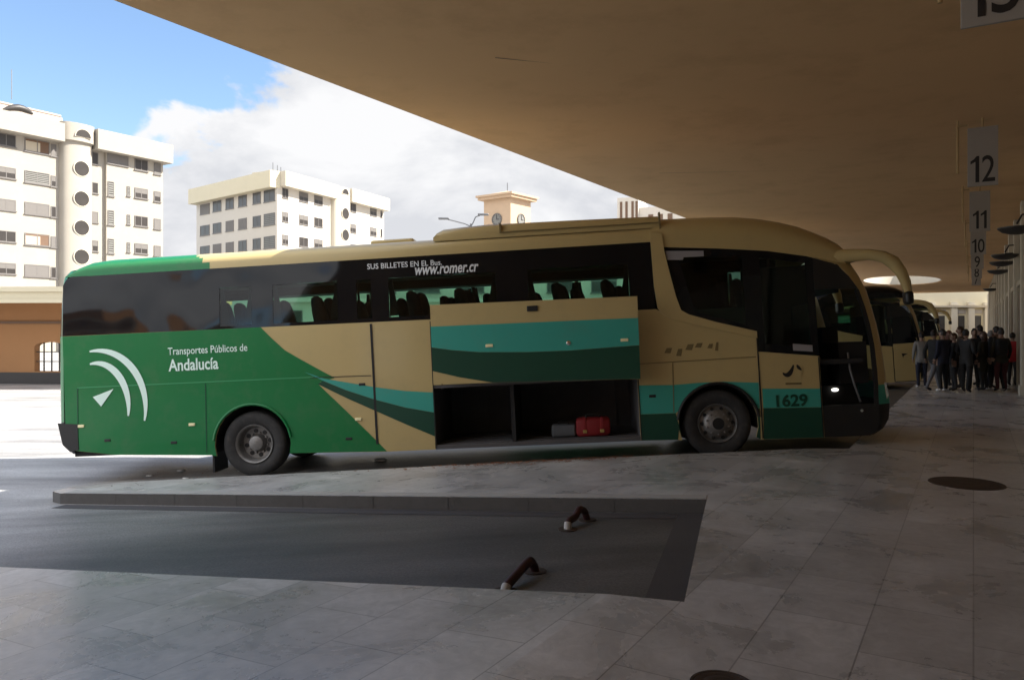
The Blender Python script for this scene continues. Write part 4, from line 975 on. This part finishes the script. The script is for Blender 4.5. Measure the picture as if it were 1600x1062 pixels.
# --- second block in the middle
bb = empty('apartment_block', (0, 0, 0), 0, 'white corner apartment block behind the middle of the coach', 'building')
cB = (-31.5, 103.); TL = facade_T(cB, (-.759, .651)); TR = facade_T(cB, (.40, .917))
def fp2(T_, w_): v = T_ @ Vector((w_, 0, 0)); return (v.x, v.y)
foot = [cB, fp2(TR, 25.9), (fp2(TR, 25.9)[0]-12, fp2(TR, 25.9)[1]+12), (fp2(TL, 22.)[0]-3, fp2(TL, 22.)[1]+14), fp2(TL, 22.)]
w = MB(); w.panel(foot, lambda a, b, t: (a, b, -.8+t), 0, 22.2); w.build('wall', 'cpink', bb)
par = MB(); par.box(-.05, 22.4, -.4, 1.1, 20.45, 22.7, 0, TL); par.build('parapet', 'fascia', bb)
par = MB(); par.box(.4, 12.0, -.4, 1.1, 20.75, 22.75, 0, TR); par.box(15.6, 26.0, -.4, 1.1, 20.9, 22.9, 0, TR); par.build('parapet', 'cwhite', bb)
rt = MB(); rt.panel([(p[0], p[1]) for p in foot], lambda a, b, t: (a, b, 21.5+t), 0, .3); rt.build('roof', 'cwhite', bb)
tw = MB()
def twb(i, j):
    a = math.pi*i/18; w_ = 13.8 + 2.1*math.cos(a); o_ = 1.1*math.sin(a)**.8; return tuple(TR @ Vector((w_, o_, (-.8, 22.7)[j])))
tw.grid(twb, 19, 2, 0); tw.add([twb(i, 1) for i in range(19)], [tuple(range(19))]); tw.build('stair_tower', 'cwhite', bb, fix=False)
for z in (18.8, 15.6, 12.4): roundel(bb, TR, 13.8, z, .82, 1.11)
roundel(bb, TR, 13.8, 21.75, .75, 1.11, True)
for i, dz in enumerate((0, -3.2, -6.3, -9.4, -12.5)):
    for j, (a, b) in enumerate(((14.6, 17.0), (11.1, 13.3), (7.6, 9.8), (4.0, 6.0))): window(bb, TL, a, b, 18.85+dz, 20.35+dz if i else 20.4, [0, 0, 2, 2][(i+j) % 4] if i else 0)
    window(bb, TL, .5, 3.2, 18.8+dz, 20.4+dz, 0 if i == 0 else 3); window(bb, TL, 18.0, 20.8, 18.8+dz, 20.3+dz, 2 if i == 0 else 0)
    for j, (a, b) in enumerate(((1.0, 2.2), (4.5, 6.4), (7.8, 9.7), (16.0, 18.0), (21.9, 23.7), (24.9, 25.4))): window(bb, TR, a, b, 19.3+dz+.02*a, 20.6+dz+.02*a, [0, 1, 1][(i+j) % 3])
px_ = MB(); px_.box(3.0, 9.0, -7, -3, 22.5, 23.6, 0, TR); px_.build('penthouse', 'cwhite', bb)
an = MB()
for q in (1.5, 2.4, 3.1): an.tube([tuple(TR @ Vector((q, -2, 22))), tuple(TR @ Vector((q, -2, 24.6-q*.2)))], .05, 6)
an.build('antenna', 'steel', bb)

# --- clock tower
ct = empty('clock_tower', (-.6, 100., -.75), R(8), 'square peach clock tower with flat eaves above the coach roof', 'tower')
w = MB(); hw = 2.05
# rotated square shaft, corner toward the camera
RT = Matrix.Rotation(R(45), 4, 'Z')
w.box(-hw*1.06, hw*1.06, -hw*1.06, hw*1.06, 0, 18.9, 0, RT); w.build('shaft', 'tower', ct)
w = MB(); w.box(-2.75, 2.75, -2.75, 2.75, 18.9, 19.25, 0, RT); w.box(-2.95, 2.95, -2.95, 2.95, 19.251, 19.5, 0, RT)
ap = [RT @ Vector(p) for p in ((-2.7, -2.7, 19.5), (2.7, -2.7, 19.5), (2.7, 2.7, 19.5), (-2.7, 2.7, 19.5), (0, 0, 20.25))]
w.add(ap, [(0, 1, 4), (1, 2, 4), (2, 3, 4), (3, 0, 4)]); w.build('eaves', 'tower', ct, fix=False)
w = MB(); w.tube([(0, 0, 20.1), (0, 0, 21.3)], .05, 6); w.build('finial', 'steel', ct)
for a in (-45, 45):
    cd = MB(); Q = Matrix.Rotation(R(a), 4, 'Z') @ Matrix.Translation((0, -hw*1.06-.02, 16.3))
    cd.lathe([(0, .001), (-.06, .001), (-.06, .7), (.0, .72)], 28, 0, Q); cd.lathe([(-.03, .7), (-.12, .72), (-.12, .78), (.0, .80)], 28, 1, Q)
    cd.box(-.04, .04, -.10, -.07, 0, .55, 2, Q); cd.box(0, .4, -.10, -.07, -.04, .04, 2, Q)
    for k in range(12):
        cd.box(-.025, .025, -.085, -.065, .55, .66, 2, Q @ Matrix.Rotation(R(30*k), 4, 'Y'))
    cd.build('clock_face', ['lattice', 'wframe', 'ink'], ct, fix=False)

# --- distant flats under the canopy edge
bd_ = empty('distant_flats', (19.6, 112., -.75), R(-20), 'distant flats with brown and white vertical strips just under the canopy edge', 'building')
w = MB(); w.box(-4.3, -1.2, 0, 8, 0, 21.6); w.box(-1.2, 6, .5, 8, 0, 20.1, 0); w.build('wall', 'cpink', bd_)
w = MB()
for x in (-3.9, -3.1, -2.2, -1.6): w.box(x, x+.35, -.06, -.002, 1, 21.0)
for x in (.2, 1.6, 3.0): w.box(x, x+.7, .44, .498, 1, 19)
w.build('window', 'brown', bd_)

# --- street lamp
sl = empty('street_lamp', (-2.15, 40., -.74), 0, 'double armed street lamp rising behind the coach roof', 'street lamp')
w = MB(); w.tube([(0, 0, 0), (0, 0, 6.0), (0, 0, 7.85)], [.09, .06, .045], 10); w.build('pole', 'steel', sl)
w = MB(); w.tube([(0, 0, 7.7), (-.3, 0, 7.85), (-.8, 0, 7.98), (-1.2, 0, 8.08)], .03, 8); w.tube([(0, 0, 7.7), (.12, 0, 7.9), (.25, 0, 8.2), (.5, 0, 8.3)], .03, 8); w.build('arm', 'steel', sl)
for x, z in ((-1.4, 8.12), (.65, 8.33)):
    w = MB(); w.box(x-.28, x+.28, -.11, .11, z-.05, z+.05); w.build('lamp_head', 'steel', sl, .03)

# --- opposite wing of the station, orange under its own canopy
ow = empty('opposite_station_wing', (0, 0, 0), 0, 'low orange station wing with cream fascia and arched grid window at far left', 'building')
TO = Matrix.Translation((-14.5, 31.0, -.74)) @ Matrix.Rotation(R(-4), 4, 'Z')
xa, xb = -2.32, -.92   # window opening, metres along the wall (set below)
wx0, wx1 = -6.45, -5.05
w = MB()
arcw = [(wx0, .55), (wx1, .55), (wx1, 1.62)] + [((wx0+wx1)/2 + .7*math.cos(R(180*k/10)), 1.62+.2*math.sin(R(180*k/10))) for k in range(1, 10)] + [(wx0, 1.62)]
holes = []
for k in range(-4, 1):
    holes.append([(x+k*6.2+0.0, z) for x, z in arcw])
w.panel([(-34, 0), (0, 0), (0, 4.0), (-34, 4.0)], lambda a, b, t: tuple(TO @ Vector((a, 2.0+t, b))), 0, .35, holes); w.build('wall', 'orange', ow, fix=False)
for k in range(-4, 1):
    gr = MB()
    for q in range(1, 4): gr.box(wx0+k*6.2+q*.35-.022, wx0+k*6.2+q*.35+.022, 2.1, 2.15, .55, 1.82, 0, TO)
    for q in (1, 2): gr.box(wx0+k*6.2+.01, wx1+k*6.2-.01, 2.11, 2.14, .55+q*.42-.02, .55+q*.42+.02, 0, TO)
    gr.build('window_grille', 'dmetal', ow)
w = MB(); w.box(-34, 0, 1.88, 1.998, 2.62, 2.72, 0, TO); w.build('string_course', 'brown', ow)
w = MB(); w.box(-34, 0, 1.93, 1.997, .0, .5, 0, TO); w.build('plinth', 'dmetal', ow)
w = MB(); w.box(-34.4, .4, 0, 6.5, 3.55, 3.75, 0, TO); w.build('roof', 'orange', ow)
w = MB(); w.box(-34.5, .5, -.25, -.002, 3.45, 4.1, 0, TO); w.box(-34.5, .5, -.35, -.255, 3.9, 4.1, 0, TO); w.box(-34.5, .5, -.30, -.2505, 3.45, 3.6, 0, TO); w.build('fascia', 'fascia', ow)
# --- low pale hall, added as a bright backdrop behind the coach windows
lh = empty('backdrop_hall', (0, 0, 0), 0, 'low pale hall added as a bright backdrop, glimpsed through the coach windows', 'building')
w = MB(); w.box(-22, 34, 66, 74, -.8, 7.6); w.box(-22.3, 34.3, 65.7, 74.3, 7.6, 8.1); w.box(-22.2, 34.2, 65.4, 65.995, 3.9, 4.2); w.build('wall', 'cwhite', lh)
TH = Matrix(((1, 0, 0, 0), (0, -1, 0, 66), (0, 0, 1, 0), (0, 0, 0, 1)))
for k in range(14): window(lh, TH, -20+k*3.8, -18+k*3.8, 1.2, 3.2, [0, 2, 1][k % 3]); window(lh, TH, -19.8+k*3.8, -17.6+k*3.8, 4.7, 6.6, [0, 1, 3][k % 3])

# --- hall on the camera's side, added out of view to shape coach glass reflections
hh = empty('reflection_hall', (0, 0, 0), 0, 'long orange hall added out of view to shape the reflections in the coach windows', 'building')
w = MB(); w.box(-70, -22, -44, -32, -.8, 7.6); w.box(-70.3, -21.7, -44.3, -31.7, 7.6, 8.2, 1); 
for k in range(8): w.box(-68+k*6, -65.5+k*6, -31.95, -31.9, 1.0, 3.4, 2); w.box(-68+k*6, -65.5+k*6, -31.95, -31.9, 4.6, 6.8, 2)
w.box(-50, -41, -42, -34, 8.2, 12.0); w.build('wall', ['orange', 'cwhite', 'dmetal'], hh)
# ------------------------------------------------------------------ sky, sun, camera
SUN_EL = R(42.5); sv = Vector((.995*math.cos(SUN_EL), .10*math.cos(SUN_EL), math.sin(SUN_EL)))
world = bpy.data.worlds.new('World'); scene.world = world; world.use_nodes = True
nt = world.node_tree; nt.nodes.clear()
out = nt.nodes.new('ShaderNodeOutputWorld'); bg = N(nt, 'ShaderNodeBackground', Strength=.1)
sky = N(nt, 'ShaderNodeTexSky', sky_type='NISHITA', sun_disc=False, sun_elevation=SUN_EL, sun_rotation=math.atan2(sv.x, sv.y), air_density=1.2, dust_density=.6, ozone_density=1.5)
tc = N(nt, 'ShaderNodeTexCoord')
mp = N(nt, 'ShaderNodeMapping'); mp.inputs['Scale'].default_value = (1, 1, 1.9); mp.inputs['Location'].default_value = (.35, .1, .2)
nt.links.new(tc.outputs['Generated'], mp.inputs[0])
n1 = N(nt, 'ShaderNodeTexNoise', Scale=5.5, Detail=9., Roughness=.56, Distortion=.25); nt.links.new(mp.outputs[0], n1.inputs['Vector'])
n2 = N(nt, 'ShaderNodeTexNoise', Scale=5., Detail=7., Roughness=.55, Distortion=.3); nt.links.new(mp.outputs[0], n2.inputs['Vector'])
def dotn(v):
    d = N(nt, 'ShaderNodeVectorMath', operation='DOT_PRODUCT'); nt.links.new(tc.outputs['Generated'], d.inputs[0]); d.inputs[1].default_value = v; return d.outputs['Value']
hs = Vector((-.667, -.616, 1.)).normalized()
h_ = N(nt, 'ShaderNodeMapRange'); nt.links.new(dotn(hs), h_.inputs[0]); h_.inputs[1].default_value = -.10; h_.inputs[2].default_value = .05; h_.inputs[3].default_value = 1.; h_.inputs[4].default_value = -.15; h_.clamp = True
# cloud cover: dense low in the south, a clear patch high on the left
ad = N(nt, 'ShaderNodeMath', operation='MULTIPLY_ADD'); ad.inputs[1].default_value = 3.0; ad.inputs[2].default_value = -1.5; nt.links.new(n1.outputs['Fac'], ad.inputs[0])
su = N(nt, 'ShaderNodeMath', operation='ADD'); nt.links.new(ad.outputs[0], su.inputs[0]); nt.links.new(h_.outputs[0], su.inputs[1])
back_fill = N(nt, 'ShaderNodeMapRange', interpolation_type='SMOOTHSTEP'); nt.links.new(dotn(Vector((-.35, -.8, .45)).normalized()), back_fill.inputs[0]); back_fill.inputs[1].default_value = -.15; back_fill.inputs[2].default_value = .6; back_fill.inputs[3].default_value = 1.; back_fill.inputs[4].default_value = 2.15  # unseen sky behind the camera brightened to lift light under the canopy
b2 = N(nt, 'ShaderNodeMath', operation='MULTIPLY_ADD'); nt.links.new(back_fill.outputs[0], b2.inputs[0]); b2.inputs[1].default_value = .7; b2.inputs[2].default_value = -.7
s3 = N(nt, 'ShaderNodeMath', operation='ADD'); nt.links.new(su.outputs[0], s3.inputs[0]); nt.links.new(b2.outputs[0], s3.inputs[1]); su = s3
cf = N(nt, 'ShaderNodeMapRange', interpolation_type='SMOOTHSTEP'); nt.links.new(su.outputs[0], cf.inputs[0]); cf.inputs[1].default_value = .25; cf.inputs[2].default_value = .5
cc = N(nt, 'ShaderNodeMix', data_type='RGBA'); cc.inputs['A'].default_value = (2.3, 2.35, 2.48, 1); cc.inputs['B'].default_value = (3.05, 3.05, 3.1, 1)
rr = N(nt, 'ShaderNodeMapRange'); nt.links.new(n2.outputs['Fac'], rr.inputs[0]); rr.inputs[1].default_value = .40; rr.inputs[2].default_value = .58
nt.links.new(rr.outputs[0], cc.inputs['Factor'])
mx = N(nt, 'ShaderNodeMix', data_type='RGBA'); nt.links.new(cf.outputs[0], mx.inputs['Factor']); sk_ = N(nt, 'ShaderNodeMix', data_type='RGBA', blend_type='MULTIPLY'); sk_.inputs['Factor'].default_value = 1.; sk_.inputs['B'].default_value = (.62, .665, .74, 1); nt.links.new(sky.outputs[0], sk_.inputs['A']); nt.links.new(sk_.outputs['Result'], mx.inputs['A']); nt.links.new(cc.outputs['Result'], mx.inputs['B'])
bs = N(nt, 'ShaderNodeVectorMath', operation='SCALE'); nt.links.new(mx.outputs['Result'], bs.inputs[0]); nt.links.new(back_fill.outputs[0], bs.inputs['Scale'])
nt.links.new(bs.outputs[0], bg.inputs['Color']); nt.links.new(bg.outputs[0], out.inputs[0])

sd = bpy.data.lights.new('sun', 'SUN'); sd.energy = 4.6; sd.angle = R(.5); sd.color = (1, .95, .86)
so = bpy.data.objects.new('sun', sd); C.objects.link(so); so.rotation_euler = sv.to_track_quat('Z', 'Y').to_euler()

cam = bpy.data.cameras.new('camera'); co = bpy.data.objects.new('camera', cam); C.objects.link(co)
co.location = (0, 0, 1.7); co.rotation_euler = (R(90), 0, 0)
cam.sensor_width = 36; cam.lens = 36*1200/1600; cam.shift_y = -(531-512)/1600
cam.clip_end = 3000; cam.clip_start = .05
scene.camera = co
vs_ = scene.view_settings; scene.display_settings.display_device = 'sRGB'
vs_.view_transform = 'Standard'; vs_.look = 'None'; vs_.exposure = 1.68; vs_.gamma = 1
cy = scene.cycles
cy.max_bounces = 10; cy.transparent_max_bounces = 16; cy.diffuse_bounces = 5; cy.glossy_bounces = 4; cy.sample_clamp_indirect = 6; cy.use_denoising = True
